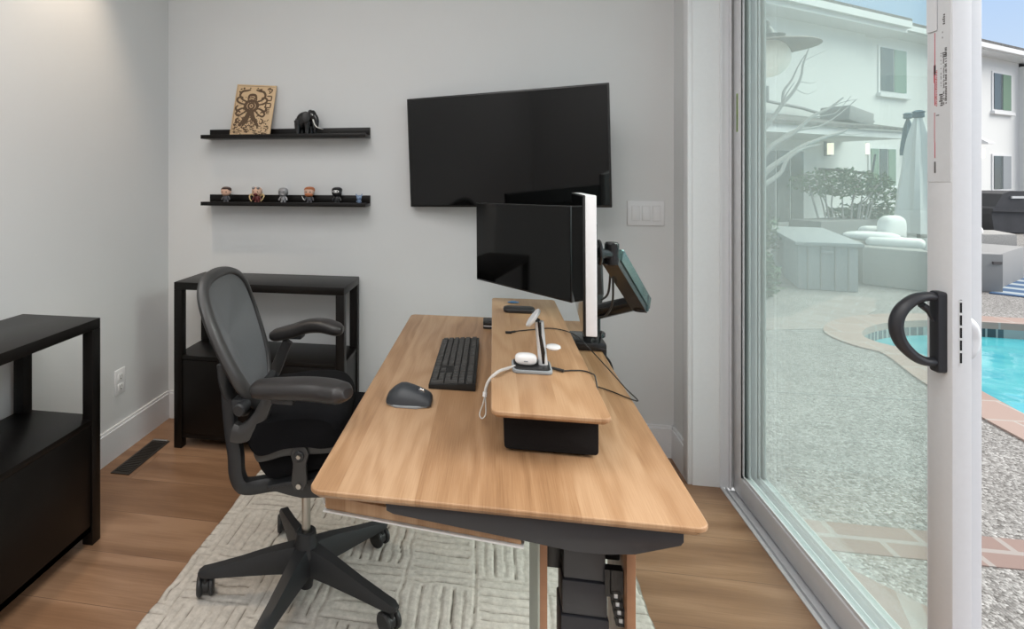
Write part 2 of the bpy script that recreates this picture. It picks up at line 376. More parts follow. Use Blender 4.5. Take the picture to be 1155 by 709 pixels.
m_bark = M_('pale_bark', c4(.34, .33, .32), .9, noise=.2, nscale=30)
m_leaf = M_('green_leaf', c4(.075, .15, .06), .6, noise=.4, nscale=9)
m_leaf2 = M_('dark_shrub_leaf', c4(.10, .16, .09), .6, noise=.4, nscale=9)
m_planter = M_('planter_grey', c4(.20, .20, .20), .7)
m_brick = brick_mat('pink_paver_brick', c4(.19, .125, .108), c4(.235, .165, .145), c4(.28, .25, .235), .30, .19, .012)
m_brick_b = brick_mat('pink_paver_brick_turned', c4(.19, .125, .108), c4(.235, .165, .145), c4(.28, .25, .235), .33, .42, .03, .35)
m_coping = brick_mat('pool_coping_brick', c4(.28, .195, .165), c4(.325, .24, .21), c4(.34, .31, .285), .3, .3, .008)
m_tile = brick_mat('dark_waterline_tile', c4(.025, .05, .06), c4(.06, .10, .12), c4(.25, .3, .3), .08, .08, .008)
m_lampglass = M_('opal_globe', c4(.82, .76, .70), .3, emis=c4(1, .80, .62), es=.12)
m_galv = M_('dark_galvanised', c4(.10, .105, .105), .45, .4)
m_shade = M_('copper_brown_shade', c4(.10, .075, .062), .45, .3)
m_lit = M_('lit_lantern_glass', c4(.9, .85, .75), .4, emis=c4(1, .86, .66), es=1.4)
m_greenlabel = M_('green_label', c4(.30, .42, .14), .6)
m_film = M_('clear_grey_film', c4(.64, .65, .67), .3)
m_red = M_('red_ink', c4(.50, .09, .11), .7); m_ink = M_('black_ink', c4(.10, .09, .09), .7)
m_artwood = M_('pale_plywood', c4(.62, .44, .26), .55, noise=.1, nscale=15)
m_burn = M_('engraved_brown', c4(.11, .065, .035), .8, noise=.4, nscale=160)
m_tusk = M_('ivory_tusk', c4(.75, .74, .70), .3)
m_vent = M_('bronze_register', c4(.055, .048, .042), .35, .6)

# ================================================================== SETTING
XL, XR, YB, ZC, YR = -1.742, .828, 2.704, 2.75, -1.7
YD0, YD1, ZD = .25, 2.478, 2.42           # door opening
T = .15
struct('floor', MB().box((XL-T, YR-T, -.06), (.94, YB+T, 0)), m_floor)
struct('ceiling', MB().box((XL-T, YR-T, ZC), (XR+.3, YB+T, ZC+.1)), m_trim)
struct('wall_left', MB().box((XL-T, YR-T, 0), (XL, YB, ZC)), m_wall)
struct('wall_back', MB().box((XL-T, YB, 0), (XR+.27, YB+T, ZC)), m_wall)
struct('wall_rear', MB().box((XL-T, YR-T, 0), (XR+.27, YR, ZC)), m_wall)
w = MB().box((XR, YD1, 0), (XR+.27, YB, ZC)).box((XR, YR, 0), (XR+.27, YD0, ZC)).box((XR, YD0, ZD), (XR+.27, YD1, ZC))
struct('wall_right', w, m_wall)
# exterior skin of this house beyond the room corner
struct('wall_exterior', MB().box((XR, YB+T, -.1), (XR+.27, YB+2.2, 3.2)), m_stucco)
def baseboard(name, a, b, nrm):
    a = Vector(a); b = Vector(b); n = Vector(nrm)
    mb = MB(); h = .146
    for (t, z0, z1) in ((.015, 0, h-.012), (.009, h-.012, h)):
        p = [a, b, b+n*t, a+n*t]
        vs = [Vector((q.x, q.y, z0)) for q in p]+[Vector((q.x, q.y, z1)) for q in p]
        mb.add(vs, [[0, 1, 2, 3], [4, 5, 6, 7], [0, 1, 5, 4], [1, 2, 6, 5], [2, 3, 7, 6], [3, 0, 4, 7]])
    struct(name, mb, m_trim)
baseboard('baseboard_left', (XL, YR, 0), (XL, YB, 0), (1, 0, 0))
baseboard('baseboard_back', (XL, YB, 0), (XR, YB, 0), (0, -1, 0))
baseboard('baseboard_right', (XR, YD1+.05, 0), (XR, YB, 0), (-1, 0, 0))
baseboard('baseboard_rear', (XL, YR, 0), (XR, YR, 0), (0, 1, 0))
# casing and jamb
mb = MB().box((XR-.016, YD1-.004, 0), (XR+.004, YD1+.052, ZD+.05), .002)
mb.box((XR-.006, YD1+.050, 0), (XR+.004, YD1+.062, ZD+.05), .001)
struct('trim_1', mb, m_trim)
struct('trim_2', MB().box((XR+.003, YD1-.007, 0), (.937, YD1+.002, ZD)), m_trim)
struct('trim_3', MB().box((XR-.012, YD0-.05, 0), (.94, YD0+.005, ZD+.05)).box((XR-.012, YD0, ZD-.005), (.94, YD1, ZD+.05)), m_trim)

# ================================================================== SLIDING DOOR
door = bpy.data.objects.new('door_1', None); col.objects.link(door); door.location = (1.0, 1.4, 0); door['kind'] = 'structure'
fr = MB()
fr.box((.937, YD0, -.07), (.951, YD1, .004), .001)              # interior lip of the track
fr.box((.951, YD0, -.07), (1.11, YD1, -.012))
for xx in (.961, 1.028, 1.075, 1.10): fr.box((xx, YD0, -.014), (xx+.004, YD1, .002))
fr.box((.937, YD1-.012, 0), (.947, YD1+.02, ZD)).box((.947, YD1-.004, 0), (.972, YD1+.02, ZD)).box((.972, YD1-.02, 0), (.978, YD1+.02, ZD))
fr.box((1.03, YD1-.02, 0), (1.035, YD1+.02, ZD)).box((.947, YD1+.001, 0), (1.11, YD1+.03, ZD))
fr.box((.937, YD0, 0), (1.11, YD0+.012, ZD)).box((.937, YD0, ZD-.02), (1.11, YD1, ZD))
obj('door_frame', fr, m_vinyl, door)
def sash(y0, y1, x0, x1, sw, bw, name, parent):
    z0, z1 = .004, ZD-.025
    s = MB(); g = .010; xm = (x0+x1)/2
    s.box((x0, y0, z0), (x1, y0+sw, z1), .002).box((x0, y1-sw, z0), (x1, y1, z1), .002)
    s.box((x0, y0+sw, z0), (x1, y1-sw, z0+bw), .002).box((x0, y0+sw, z1-bw), (x1, y1-sw, z1), .002)
    # glazing bead
    b = .012
    for xa, xb in ((x0+.006, xm-g), (xm+g, x1-.006)):
        s.box((xa, y0+sw, z0+bw), (xb, y0+sw+b, z1-bw)).box((xa, y1-sw-b, z0+bw), (xb, y1-sw, z1-bw))
        s.box((xa, y0+sw, z0+bw), (xb, y1-sw, z0+bw+b)).box((xa, y0+sw, z1-bw-b), (xb, y1-sw, z1-bw))
    o = obj(name, s, m_vinyl, parent)
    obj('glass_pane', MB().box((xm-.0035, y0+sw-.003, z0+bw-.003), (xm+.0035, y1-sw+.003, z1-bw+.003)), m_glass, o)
    return o
XS0, XS1, YS0 = .987, 1.024, 1.366
sl = sash(YS0, YD1-.016, XS0, XS1, .066, .082, 'sliding_panel', door)
fx = sash(YS0+.055, YD1-.012, 1.05, 1.085, .062, .08, 'fixed_panel', door)
# handle set
hm = MB().prism(rrect(YS0+.012, .872, YS0+.040, 1.052, .007), 'x', XS0-.018, XS0+.001, .004)
h = obj('handle', hm, m_slate, door, label='black D shaped pull handle')
pts = catmull([onY(*p, YS0+.026) for p in ((1062, 336), (1046, 334), (1030, 338), (1016, 350), (1010.5, 366), (1015, 384), (1028, 399), (1043, 407), (1062, 407))], 6)
rr = [.0085+.004*math.sin(PI*i/(len(pts)-1)) for i in range(len(pts))]
obj('grip', MB().tube(pts, rr, 12, up=(0, 1, 0), flat=1.3), m_slate, h)
lp = [onY(*p, YS0+.026) for p in ((1053, 362), (1047, 352), (1043, 346), (1039.5, 343.5))]
obj('latch_lever', MB().tube(lp, [.0035, .0035, .008, .0075], 10, up=(0, 1, 0), flat=1.3), m_slate, h)
# exterior pull, lock slot
ex = MB().tube(catmull([(XS1, YS0+.035, .905), (XS1+.010, YS0+.02, .920), (XS1+.018, YS0+.02, .95), (XS1+.012, YS0+.02, .98), (XS1, YS0+.035, .995)], 5), .012, 12, up=(0, 1, 0))
obj('outer_handle', ex, m_vinyl, door)
za, zb = onY(1086, 412, YS0).z, onY(1086, 338, YS0).z
lk = MB().box((XS0+.014, YS0-.0012, za), (XS0+.0175, YS0+.002, zb))
lk2 = MB()
for i in range(6):
    z = za+.003+(zb-za-.006)*i/5; lk2.box((XS0+.0125, YS0-.0018, z-.003), (XS0+.0185, YS0-.001, z+.002))
k = obj('lock_slot', lk, m_gloss, door); obj('strike_tab', lk2, m_silver, k)
# printed transit film on the interior face
fm = MB().box((XS0-.0012, YS0+.004, onX(1060, 205, XS0).z), (XS0, YS0+.064, ZD-.05))
fl = obj('protective_film', fm, m_film, door)
flp = MB(); ztop = 2.3; zt = onX(1056, 35, XS0).z
flp.box((XS0-.004, YS0+.038, zt), (XS0-.0025, YS0+.066, ztop))
obj('film_flap', flp, m_vinyl, fl)
ink = MB(); red = MB()
def zi(y): return onX(1062, y, XS0).z
x_ = XS0-.0018
for (ya, yb, yo, w_) in ((35, 72, .045, .0015), (72, 92, .0445, .004), (92, 118, .044, .0025), (126, 160, .046, .0012), (160, 178, .045, .0015)):
    red.box((x_, YS0+yo, zi(yb)), (x_+.0008, YS0+yo+w_, zi(ya)))
random.seed(8)
for i in range(26):
    y = 78+i*1.6; red.box((x_, YS0+.0395, zi(y+1.0)), (x_+.0008, YS0+.0395+random.uniform(.001, .004), zi(y)))
def marks(ya, yb, yo, wd, step, dens=.8):
    y = ya
    while y < yb:
        if random.random() < dens:
            ink.box((x_, YS0+yo, zi(y+step*.62)), (x_+.0008, YS0+yo+wd*random.uniform(.5, 1), zi(y)))
        y += step
marks(55, 118, .013, .006, 1.5); marks(66, 118, .020, .003, 1.1, .7); marks(106, 119, .024, .010, 2.4, 1); marks(17, 28, .018, .007, 2.5, 1); marks(60, 66, .014, .011, 2.0, 1)
marks(30, 55, .024, .001, 3, .5); marks(60, 100, .028, .002, 1.3, .4)
ink.box((x_, YS0+.0435, zi(195)), (x_+.0008, YS0+.0475, zi(182))); ink.box((x_, YS0+.0435, zi(83)), (x_+.0008, YS0+.0475, zi(72)))
ink.box((x_, YS0+.034, zi(130)), (x_+.0008, YS0+.042, zi(129)))
obj('red_print', red, m_red, fl); obj('black_print', ink, m_ink, fl)
# small green label on the far stile
gz0, gz1 = 1.31+(197.6-152)/F*2.4, 1.31+(197.6-112)/F*2.4
gy = YD1-.016-.035
gl_ = obj('green_sticker', MB().box((XS0-.001, gy-.007, gz0), (XS0, gy+.007, gz1)), m_greenlabel, door, label='small green sticker')
gk = MB()
for i in range(22):
    z = gz0+.006+(gz1-gz0-.012)*i/22; gk.box((XS0-.0016, gy-.004, z), (XS0-.001, gy-.004+random.uniform(.003, .008), z+.004))
obj('sticker_print', gk, m_ink, gl_)

# ================================================================== WALL FITTINGS
t = root('switch_plate', (.704, YB, 1.075), 'white three-gang rocker light switch plate on the back wall right of the television', 'light switch')
obj('plate', MB().box((.622, YB-.007, 1.074), (.785, YB-.0005, 1.190), .002), m_trim, t)
for i in range(3):
    x = .704+(i-1)*.046
    r_ = obj('rocker', MB().box((x-.0165, YB-.011, 1.099), (x+.0165, YB-.005, 1.166), .0015, rot=((.05, -.05, .05)[i], 0, 0)), m_trim, t)
    obj('rocker_frame', MB().box((x-.0185, YB-.0078, 1.097), (x+.0185, YB-.006, 1.168)), m_wall, t)
t = root('outlet_plate', (XL, 2.312, .28), 'white wall outlet plate low on the left wall above the baseboard', 'electrical outlet')
obj('plate', MB().box((XL+.0005, 2.277, .281), (XL+.006, 2.347, .398), .002), m_trim, t)
for zc in (.315, .362):
    s_ = obj('socket', MB().box((XL+.005, 2.295, zc-.016), (XL+.0085, 2.329, zc+.016), .003), m_whiteplast, t)
    obj('socket_slot', MB().box((XL+.0082, 2.304, zc-.003), (XL+.0092, 2.306, zc+.009)).box((XL+.0082, 2.318, zc-.003), (XL+.0092, 2.320, zc+.009)).cyl((XL+.0082, 2.312, zc-.009), (XL+.0092, 2.312, zc-.009), .003), m_ink, s_)
t = root('floor_register', (-1.617, 2.30, 0), 'narrow dark metal floor vent beside the left baseboard', 'floor vent')
obj('register_frame', MB().box((-1.662, 2.147, .0003), (-1.572, 2.452, .004), .001), m_vent, t)
g_ = MB()
for i in range(24):
    y = 2.165+i*.0112; g_.box((-1.652, y, .004), (-1.582, y+.005, .0062))
obj('louver', g_, m_vent, t)
obj('end_lever', MB().box((-1.656, 2.438, .004), (-1.576, 2.450, .010), .002), m_chrome, t, label='shiny metal end tab')

# ledge shelves
def ledge(z, label):
    t = root('ledge_shelf', (-1.055, YB, z), label, 'shelf', group='black wall ledge shelves')
    x0, x1 = -1.492, -.618
    obj('shelf_board', MB().box((x0, YB-.095, z-.014), (x1, YB, z), .001), m_blackwood, t)
    obj('back_rail', MB().box((x0, YB-.013, z), (x1, YB-.0005, z+.040), .001), m_blackwood, t)
    obj('front_lip', MB().box((x0, YB-.107, z-.014), (x1, YB-.095, z+.006), .001), m_blackwood, t)
ZS1, ZS2 = 1.5125, 1.168
ledge(ZS1, 'black wooden ledge shelf on the back wall holding the engraved panel, the upper one')
ledge(ZS2, 'black wooden ledge shelf on the back wall holding small figurines, the lower one')

# engraved octopus panel leaning on the upper ledge
AW, AH = .218, .275
t = root('engraved_panel', (-1.238, YB-.078, ZS1+.0005), 'pale wooden panel engraved with a brown octopus leaning on the upper black shelf', 'artwork', rot=(-.20, .062, 0))
obj('panel', MB().box((-AW/2, 0, 0), (AW/2, .008, AH), .001), m_artwood, t, local=True)
eng = MB()
def ep(u, v): return Vector(((u-.5)*AW, -.0006, (1-v)*AH))
def stroke(ps, w_, k=6):
    P_ = catmull([ep(*p) for p in ps], k)
    W = [w_*.80*(.55+.45*math.sin(PI*(i+.5)/len(P_))) for i in range(len(P_))]
    eng.tube(P_, W, 6, up=(0, 1, 0), flat=.12)
def disc(u, v, r, r2=None, n=18):
    c_ = ep(u, v)
    if r2 is None: eng.ell(c_, (r, .0006, r), n, 6)
    else:
        P_ = [c_+Vector((math.cos(2*PI*i/n)*(r+r2)/2, 0, math.sin(2*PI*i/n)*(r+r2)/2)) for i in range(n)]
        eng.tube(P_, abs(r-r2)/2, 6, up=(0, 1, 0), flat=.15, closed=True)
bl = .004
stroke([(.03, .03), (.5, .028), (.97, .03)], .0012); stroke([(.03, .03), (.035, .97)], .0012)
disc(.44, .42, .021, .010); disc(.44, .42, .006)
stroke([(.34, .30), (.36, .22), (.44, .20), (.52, .22), (.55, .31)], .009); stroke([(.36, .27), (.44, .25), (.53, .28)], .004)
for a_ in range(0, 360, 24):
    u, v = .44+.155*math.cos(math.radians(a_))*1.0, .42+.105*math.sin(math.radians(a_)); disc(u, v, .0095)
for s_ in (-1, 1):
    def q(u, v): return (.44+s_*u, v)
    stroke([q(.12, .34), q(.24, .30), q(.32, .22), q(.27, .14), q(.15, .12), q(.07, .10)], .0075)
    stroke([q(.12, .40), q(.26, .38), q(.36, .34), q(.37, .28), q(.29, .25), q(.23, .27)], .007)
    stroke([q(.12, .46), q(.24, .48), q(.35, .52), q(.38, .46), q(.33, .42)], .007)
    stroke([q(.10, .50), q(.20, .58), q(.31, .62), q(.36, .57), q(.30, .53), q(.25, .56)], .0065)
    stroke([q(.05, .52), q(.09, .64), q(.17, .74), q(.24, .82)], .012)
    stroke([q(.27, .66), q(.34, .70), q(.31, .76), q(.25, .74)], .005)
stroke([(.40, .50), (.41, .60), (.36, .72), (.28, .82)], .010); stroke([(.48, .50), (.48, .60), (.53, .72)], .010)
stroke([(.30, .80), (.36, .74), (.45, .72), (.54, .76), (.58, .82)], .003); stroke([(.33, .86), (.45, .80), (.57, .86)], .003)
random.seed(21)
for i in range(90):
    u = random.uniform(.07, .93); v = random.uniform(.80, .975)
    if random.random() < .3: disc(u, v, random.uniform(.002, .005))
    else: stroke([(u, v), (u+random.uniform(-.05, .05), v+random.uniform(-.02, .015)), (u+random.uniform(-.07, .07), v)], random.uniform(.0015, .004), 3)
for i in range(40):
    s_ = random.choice((-1, 1)); u = .5+s_*random.uniform(.28, .42); v = random.uniform(.66, .82); stroke([(u, v), (u+random.uniform(-.03, .03), v+random.uniform(-.03, .03))], random.uniform(.002, .004), 2)
for (u, v) in ((.12, .10), (.14, .09), (.10, .15), (.20, .08), (.55, .07), (.60, .10), (.64, .09), (.36, .07), (.58, .36), (.60, .54), (.66, .60)): disc(u, v, random.uniform(.003, .006))
for i in range(70):
    u = random.uniform(.08, .76); v = random.uniform(.56, .82)
    if random.random() < .4: disc(u, v, random.uniform(.0015, .004))
    else: stroke([(u, v), (u+random.uniform(-.04, .04), v+random.uniform(-.02, .02)), (u+random.uniform(-.05, .05), v+random.uniform(-.03, .03))], random.uniform(.0012, .0035), 3)
for i in range(45):
    a = random.uniform(0, 6.28); r_ = random.uniform(.17, .30); disc(.44+r_*math.cos(a), .40+r_*.6*math.sin(a), random.uniform(.0012, .003))
def bar(u0, v0, u1, v1, w_=.0045): stroke([(u0, v0), ((u0+u1)/2, (v0+v1)/2), (u1, v1)], w_, 2)
# column of marks down the right side
bar(.80, .075, .87, .055); bar(.79, .09, .82, .075); bar(.80, .075, .92, .08); bar(.92, .08, .90, .13); bar(.90, .13, .84, .165); bar(.83, .11, .87, .125)
bar(.80, .215, .92, .215); bar(.92, .215, .92, .30); bar(.80, .30, .92, .30)
bar(.80, .355, .92, .355); bar(.92, .355, .92, .44); bar(.80, .44, .92, .44); bar(.80, .355, .80, .44)
for i in range(4): bar(.83, .48+i*.025, .91, .48+i*.025, .0025)
bar(.845, .48, .845, .56, .002)
obj('engraving', eng, m_burn, t, local=True, label='brown engraved octopus and marks')

# elephant
def elephant():
    base = Vector((-.938, YB-.055, ZS1+.0005))
    t = root('elephant_figurine', base, 'small black elephant figurine with white tusks on the upper black shelf', 'figurine')
    B = lambda x, y, z: base+Vector((x, y, z))
    mb = bmesh.new()
    tmp = MB()
    tmp.ell(B(-.012, .008, .078), (.046, .030, .043), 20, 14)
    tmp.ell(B(-.030, .008, .070), (.030, .028, .040), 20, 12)
    tmp.ell(B(.028, -.004, .098), (.026, .023, .030), 18, 12)
    tmp.ell(B(.022, -.004, .118), (.012, .018, .012), 14, 8); tmp.ell(B(.036, -.004, .116), (.010, .016, .011), 14, 8)
    for (x, y) in ((-.045, -.010), (-.038, .026), (.006, -.012), (.012, .024)):
        tmp.tube([B(x, y, .075), B(x+.001, y, .04), B(x+.002, y, .012), B(x+.002, y, 0)], [.018, .014, .012, .0135], 12, up=(0, 1, 0))
    tmp.tube(catmull([B(.045, -.008, .095), B(.056, -.010, .075), B(.055, -.012, .045), B(.047, -.013, .022), B(.050, -.013, .010)], 4), [.015-.0005*i for i in range(17)], 12, up=(0, 1, 0))
    tmp.tube(catmull([B(-.058, .008, .088), B(-.066, .008, .06), B(-.063, .008, .035)], 4), .003, 8, up=(0, 1, 0))
    obj('body', tmp, m_gloss, t)
    for s_, nm in ((-1, 0), (1, 1)):
        e = MB(); P_ = []
        e.ell(B(.006, -.004+s_*.026, .088), (.022, .005, .030), 16, 10, M=Matrix.Rotation(s_*-.35, 3, 'Z'))
        obj('ear', e, m_black, t)
    for s_ in (-1, 1):
        P_ = catmull([B(.040, -.006+s_*.012, .078), B(.052, -.012+s_*.014, .052), B(.068, -.014+s_*.016, .036), B(.086, -.014+s_*.018, .030)], 4)
        obj('tusk', MB().tube(P_, [.0042-.0003*i for i in range(len(P_))], 8, up=(0, 1, 0)), m_tusk, t)
    obj('eye', MB().ell(B(.040, -.026, .100), (.003, .002, .003), 8, 6), m_tusk, t)
elephant()

# figurines on the lower ledge
skin = M_('vinyl_skin', c4(.62, .40, .30), .4); brown = M_('vinyl_brown_hair', c4(.06, .03, .022), .4); ginger = M_('vinyl_ginger', c4(.45, .15, .06), .45)
gsuit = M_('vinyl_grey_suit', c4(.08, .08, .09), .45); gold = M_('vinyl_gold', c4(.55, .40, .20), .35); maroon = M_('vinyl_maroon', c4(.13, .02, .02), .45)
steel = M_('vinyl_steel', c4(.30, .30, .31), .3, .3); bluev = M_('vinyl_blue', c4(.20, .28, .42), .4); blk = M_('vinyl_black', c4(.012, .012, .013), .35); wht = M_('vinyl_white', c4(.8, .8, .8), .35)
def figurine(px, label, s=1.0, head=skin, body=gsuit, hair=None, style='man'):
    X0 = onY(px, 226, YB-.06).x
    base = Vector((X0, YB-.06, ZS2+.0005))
    t = root('figurine', base, label, 'figurine', group='small vinyl figurines on the lower shelf')
    B = lambda x, y, z: base+Vector((x*s, y*s, z*s))
    b_ = MB(); b_.tube([B(0, 0, .014), B(0, 0, .026), B(0, 0, .036)], [.011*s, .0125*s, .009*s], 12, up=(0, 1, 0), flat=.8)
    for q in (-1, 1):
        b_.tube([B(q*.007, 0, .018), B(q*.008, 0, .006), B(q*.009, -.003, 0)], [.006*s, .0058*s, .0068*s], 10, up=(0, 1, 0))
        b_.tube([B(q*.010, 0, .033), B(q*.019, -.002, .024), B(q*.021, -.006, .014)], [.0045*s, .004*s, .0045*s], 8, up=(0, 1, 0))
    obj('body', b_, body, t)
    obj('head', MB().ell(B(0, 0, .057), (.0255*s, .021*s, .0225*s), 20, 14, e=.8), head, t)
    ey = MB()
    for q in (-1, 1): ey.ell(B(q*.0105, -.0195, .056), (.0035*s, .0018*s, .0035*s), 10, 6)
    if hair:
        hm_ = MB(); hm_.ell(B(0, .003, .066), (.0268*s, .0225*s, .0165*s), 20, 10, e=.85); hm_.ell(B(.004, -.014, .074), (.018*s, .009*s, .006*s), 14, 8)
        if style == 'beard': pass
        obj('hair', hm_, hair, t)
    if style == 'man':
        for q in (-1, 1): pass
        obj('eye', ey, blk, t); [obj('ear', MB().ell(B(q*.026, 0, .055), (.003*s, .004*s, .005*s), 8, 6), skin, t) for q in (-1, 1)]
    if style == 'beard':
        obj('eye', ey, blk, t); obj('beard', MB().ell(B(0, -.006, .043), (.0225*s, .0185*s, .012*s), 18, 10), ginger, t)
        obj('blade', MB().tube([B(-.022, -.008, .014), B(-.030, -.010, .024), B(-.036, -.010, .036)], [.002, .0022, .0006], 6), wht, t)
    if style == 'goggles':
        obj('eye', ey, blk, t)
        g2 = MB()
        for q in (-1, 1): g2.ell(B(q*.012, -.016, .074), (.0085*s, .008*s, .007*s), 12, 8)
        obj('goggles', g2, steel, t)
        for q in (-1, 1):
            P_ = catmull([B(q*.012, .004, .03), B(q*.030, 0, .042), B(q*.038, -.004, .034), B(q*.034, -.010, .020), B(q*.024, -.012, .008)], 4)
            obj('claw', MB().tube(P_, [.0048*s-.00015*i for i in range(len(P_))], 8, up=(0, 1, 0)), gold, t)
        obj('beard', MB().ell(B(0, -.010, .044), (.012*s, .014*s, .009*s), 12, 8), maroon, t)
    if style == 'helmet':
        obj('eye_slot', MB().box(B(-.016, -.0225, .057), B(-.006, -.0195, .060)).box(B(.006, -.0225, .057), B(.016, -.0195, .060)), blk, t)
        obj('jaw_guard', MB().ell(B(0, -.004, .043), (.018*s, .0185*s, .010*s), 16, 8), steel, t)
    if style == 'mask':
        obj('mask_patch', MB().ell(B(0, -.0165, .060), (.017*s, .006*s, .009*s), 16, 8), wht, t)
        obj('eye', MB().ell(B(-.008, -.0225, .061), (.003*s, .0018*s, .004*s), 8, 6).ell(B(.008, -.0225, .061), (.003*s, .0018*s, .004*s), 8, 6), blk, t)
    if style == 'pet':
        for q in (-1, 1):
            e_ = MB(); e_.tube([B(q*.014, 0, .066), B(q*.026, 0, .082), B(q*.032, 0, .096)], [.007*s, .0075*s, .002*s], 10, up=(0, 1, 0), flat=.5); obj('ear', e_, head, t)
        obj('eye', ey, blk, t)
figurine(255, 'vinyl figurine with brown hair and grey suit, leftmost on the lower shelf', hair=brown)
figurine(290, 'vinyl figurine with silver goggles and gold claws on the lower shelf', hair=None, head=skin, body=maroon, style='goggles', s=1.03)
figurine(319.5, 'grey helmeted vinyl figurine on the lower shelf', head=steel, body=steel, style='helmet')
figurine(349, 'vinyl figurine with ginger hair and beard on the lower shelf', hair=ginger, body=gsuit, style='beard', s=1.02)
figurine(380, 'black vinyl figurine with a white patched mask on the lower shelf', head=blk, body=blk, hair=blk, style='mask')
figurine(405, 'tiny blue grey big-eared figurine at the right end of the lower shelf', head=bluev, body=bluev, style='pet', s=.52)

# ================================================================== TELEVISION
t = root('television', (.0386, 2.532, 1.428), 'large flat black television mounted on the back wall', 'television', rot=(.0473, -.0194, -.2484))
W2, H2 = .465, .265
obj('screen', MB().box((-W2+.008, -.002, -H2+.010), (W2-.008, .004, H2-.008)), m_screen, t, local=True)
obj('bezel', MB().box((-W2, 0, -H2), (W2, .028, H2), .002), m_bezel, t, local=True)
obj('rear_housing', MB().box((-.30, .028, -.22), (.30, .055, .08), .008), m_blackplast, t, local=True)
mw = MB(); a_ = worldmat(t) @ Vector((-.02, .05, -.02))
mw.box((-.12, YB-.02, 1.30), (.10, YB-.0005, 1.52), .003)
mw.tube([(0, YB-.015, 1.41), (a_.x, a_.y, a_.z)], .018, 10)
obj('wall_bracket', mw, m_black, t)

# ================================================================== MONITORS
def monitor(px, rot, label, back, arm_pt):
    t = root('monitor', px, label, 'monitor', rot=rot)
    w, h = .27, .16
    obj('screen', MB().box((-w+.003, -.0015, -h+.006), (w-.003, .002, h-.003)), m_screen, t, local=True)
    obj('bezel', MB().box((-w, 0, -h), (w, .0045, h), .001), m_bezel, t, local=True)
    obj('housing', MB().box((-w+.0005, .0045, -h+.0005), (w-.0005, .029, h-.0005), .002), back, t, local=True)
    obj('rear_bulge', MB().box((-.14, .029, -.09), (.14, .042, .09), .006), m_chairframe, t, local=True)
    return t
m_white_mon = M_('white_monitor_back', c4(.78, .78, .79), .35)
m_grey_mon = M_('grey_monitor_back', c4(.10, .10, .105), .4)
ma = monitor((.0914, 2.0861, 1.0411), (-.0086, -.0242, -.928), 'black-screened monitor angled toward the room in front of the television', m_grey_mon, None)
mbn = monitor((.2258, 1.5536, 1.0996), (.0047, -.0194, -1.6621), 'white-backed monitor seen edge-on above the desk riser', m_white_mon, None)

# dual monitor arms clamped to the desk edge
DZ = .685
t = root('monitor_mount', (.345, 2.09, DZ), 'black articulated monitor arm clamped to the back edge of the desk', 'monitor arm')
obj('clamp_base', MB().box((.285, 2.015, DZ+.0005), (.395, 2.165, DZ+.030), .006).box((.383, 2.03, DZ-.075), (.398, 2.15, DZ+.02), .003).box((.30, 2.05, DZ-.08), (.398, 2.13, DZ-.066), .003), m_arm, t)
ps = Vector((.345, 2.09, DZ)); post = MB().cyl(ps+Vector((0, 0, .03)), ps+Vector((0, 0, .10)), .020)
obj('post', post, m_arm, t)
EL = onX(722, 340, .47); J1 = ps+Vector((0, 0, .115)); HD = onX(690, 287, .33)
obj('lower_arm', MB().tube([J1, J1.lerp(EL, .5), EL], [.028, .026, .024], 16, up=(0, 0, 1), flat=1.0).cyl(EL+Vector((0, 0, -.03)), EL+Vector((0, 0, .028)), .026, bev=.004), m_arm, t)
d_ = (HD-EL)
up_ = Vector((0, 0, 1)); sd_ = d_.cross(up_).normalized(); n_ = sd_.cross(d_).normalized()
ua = MB()
def bx(a0, a1, w_, t0, t1):
    vs = []
    for q in (a0, a1):
        p = EL+d_*q
        for (i, j) in ((-1, t0), (1, t0), (1, t1), (-1, t1)): vs.append(p+sd_*w_*i+n_*j)
    return vs, [[0, 1, 2, 3], [4, 5, 6, 7], [0, 1, 5, 4], [1, 2, 6, 5], [2, 3, 7, 6], [3, 0, 4, 7]]
ua.add(*bx(-.04, 1.0, .022, -.030, -.010))
obj('upper_arm', ua, m_arm, t)
ub = MB(); ub.add(*bx(-.08, .95, .025, -.009, .026))
obj('arm_cover', ub, m_teal, t, label='polished reflective arm cover')
hd = MB().cyl(HD+Vector((0, 0, -.03)), HD+Vector((0, 0, .035)), .020, bev=.004)
bk = worldmat(mbn) @ Vector((0, .041, .0)); 
hd.tube([HD, bk], .014, 12).cyl(bk+Vector((.022, 0, 0)), bk+Vector((.012, 0, 0)), .035, bev=.003)
obj('tilt_head', hd, m_arm, t)
t = root('monitor_mount', (.345, 2.17, DZ), 'slim second monitor arm behind the edge-on monitor carrying the far monitor', 'monitor arm')
bk2 = worldmat(ma) @ Vector((0, .041, 0))
pb0 = onY(673, 386, 2.20); pb1 = onY(674.5, 330, 2.20); pb2 = onY(674, 297, 2.18)
obj('pole', MB().cyl((pb0.x, 2.20, DZ+.0005), (pb0.x, 2.20, DZ+.12), .014).cyl((pb0.x, 2.20, DZ+.0005), (pb0.x, 2.20, DZ+.02), .032, bev=.004), m_arm, t)
obj('lower_segment', MB().tube([(pb0.x, 2.20, DZ+.10), pb1, pb2], [.018, .021, .019], 12, pw=3), m_chairframe, t)
obj('arm_segment', MB().tube([pb2+Vector((0, 0, -.01)), pb2.lerp(bk2, .5)+Vector((0, 0, .01)), bk2], [.018, .016, .013], 12), m_chairframe, t)
obj('head_plate', MB().cyl(bk2, bk2.lerp(Vector(ma.location), .12), .035, bev=.002), m_arm, t)
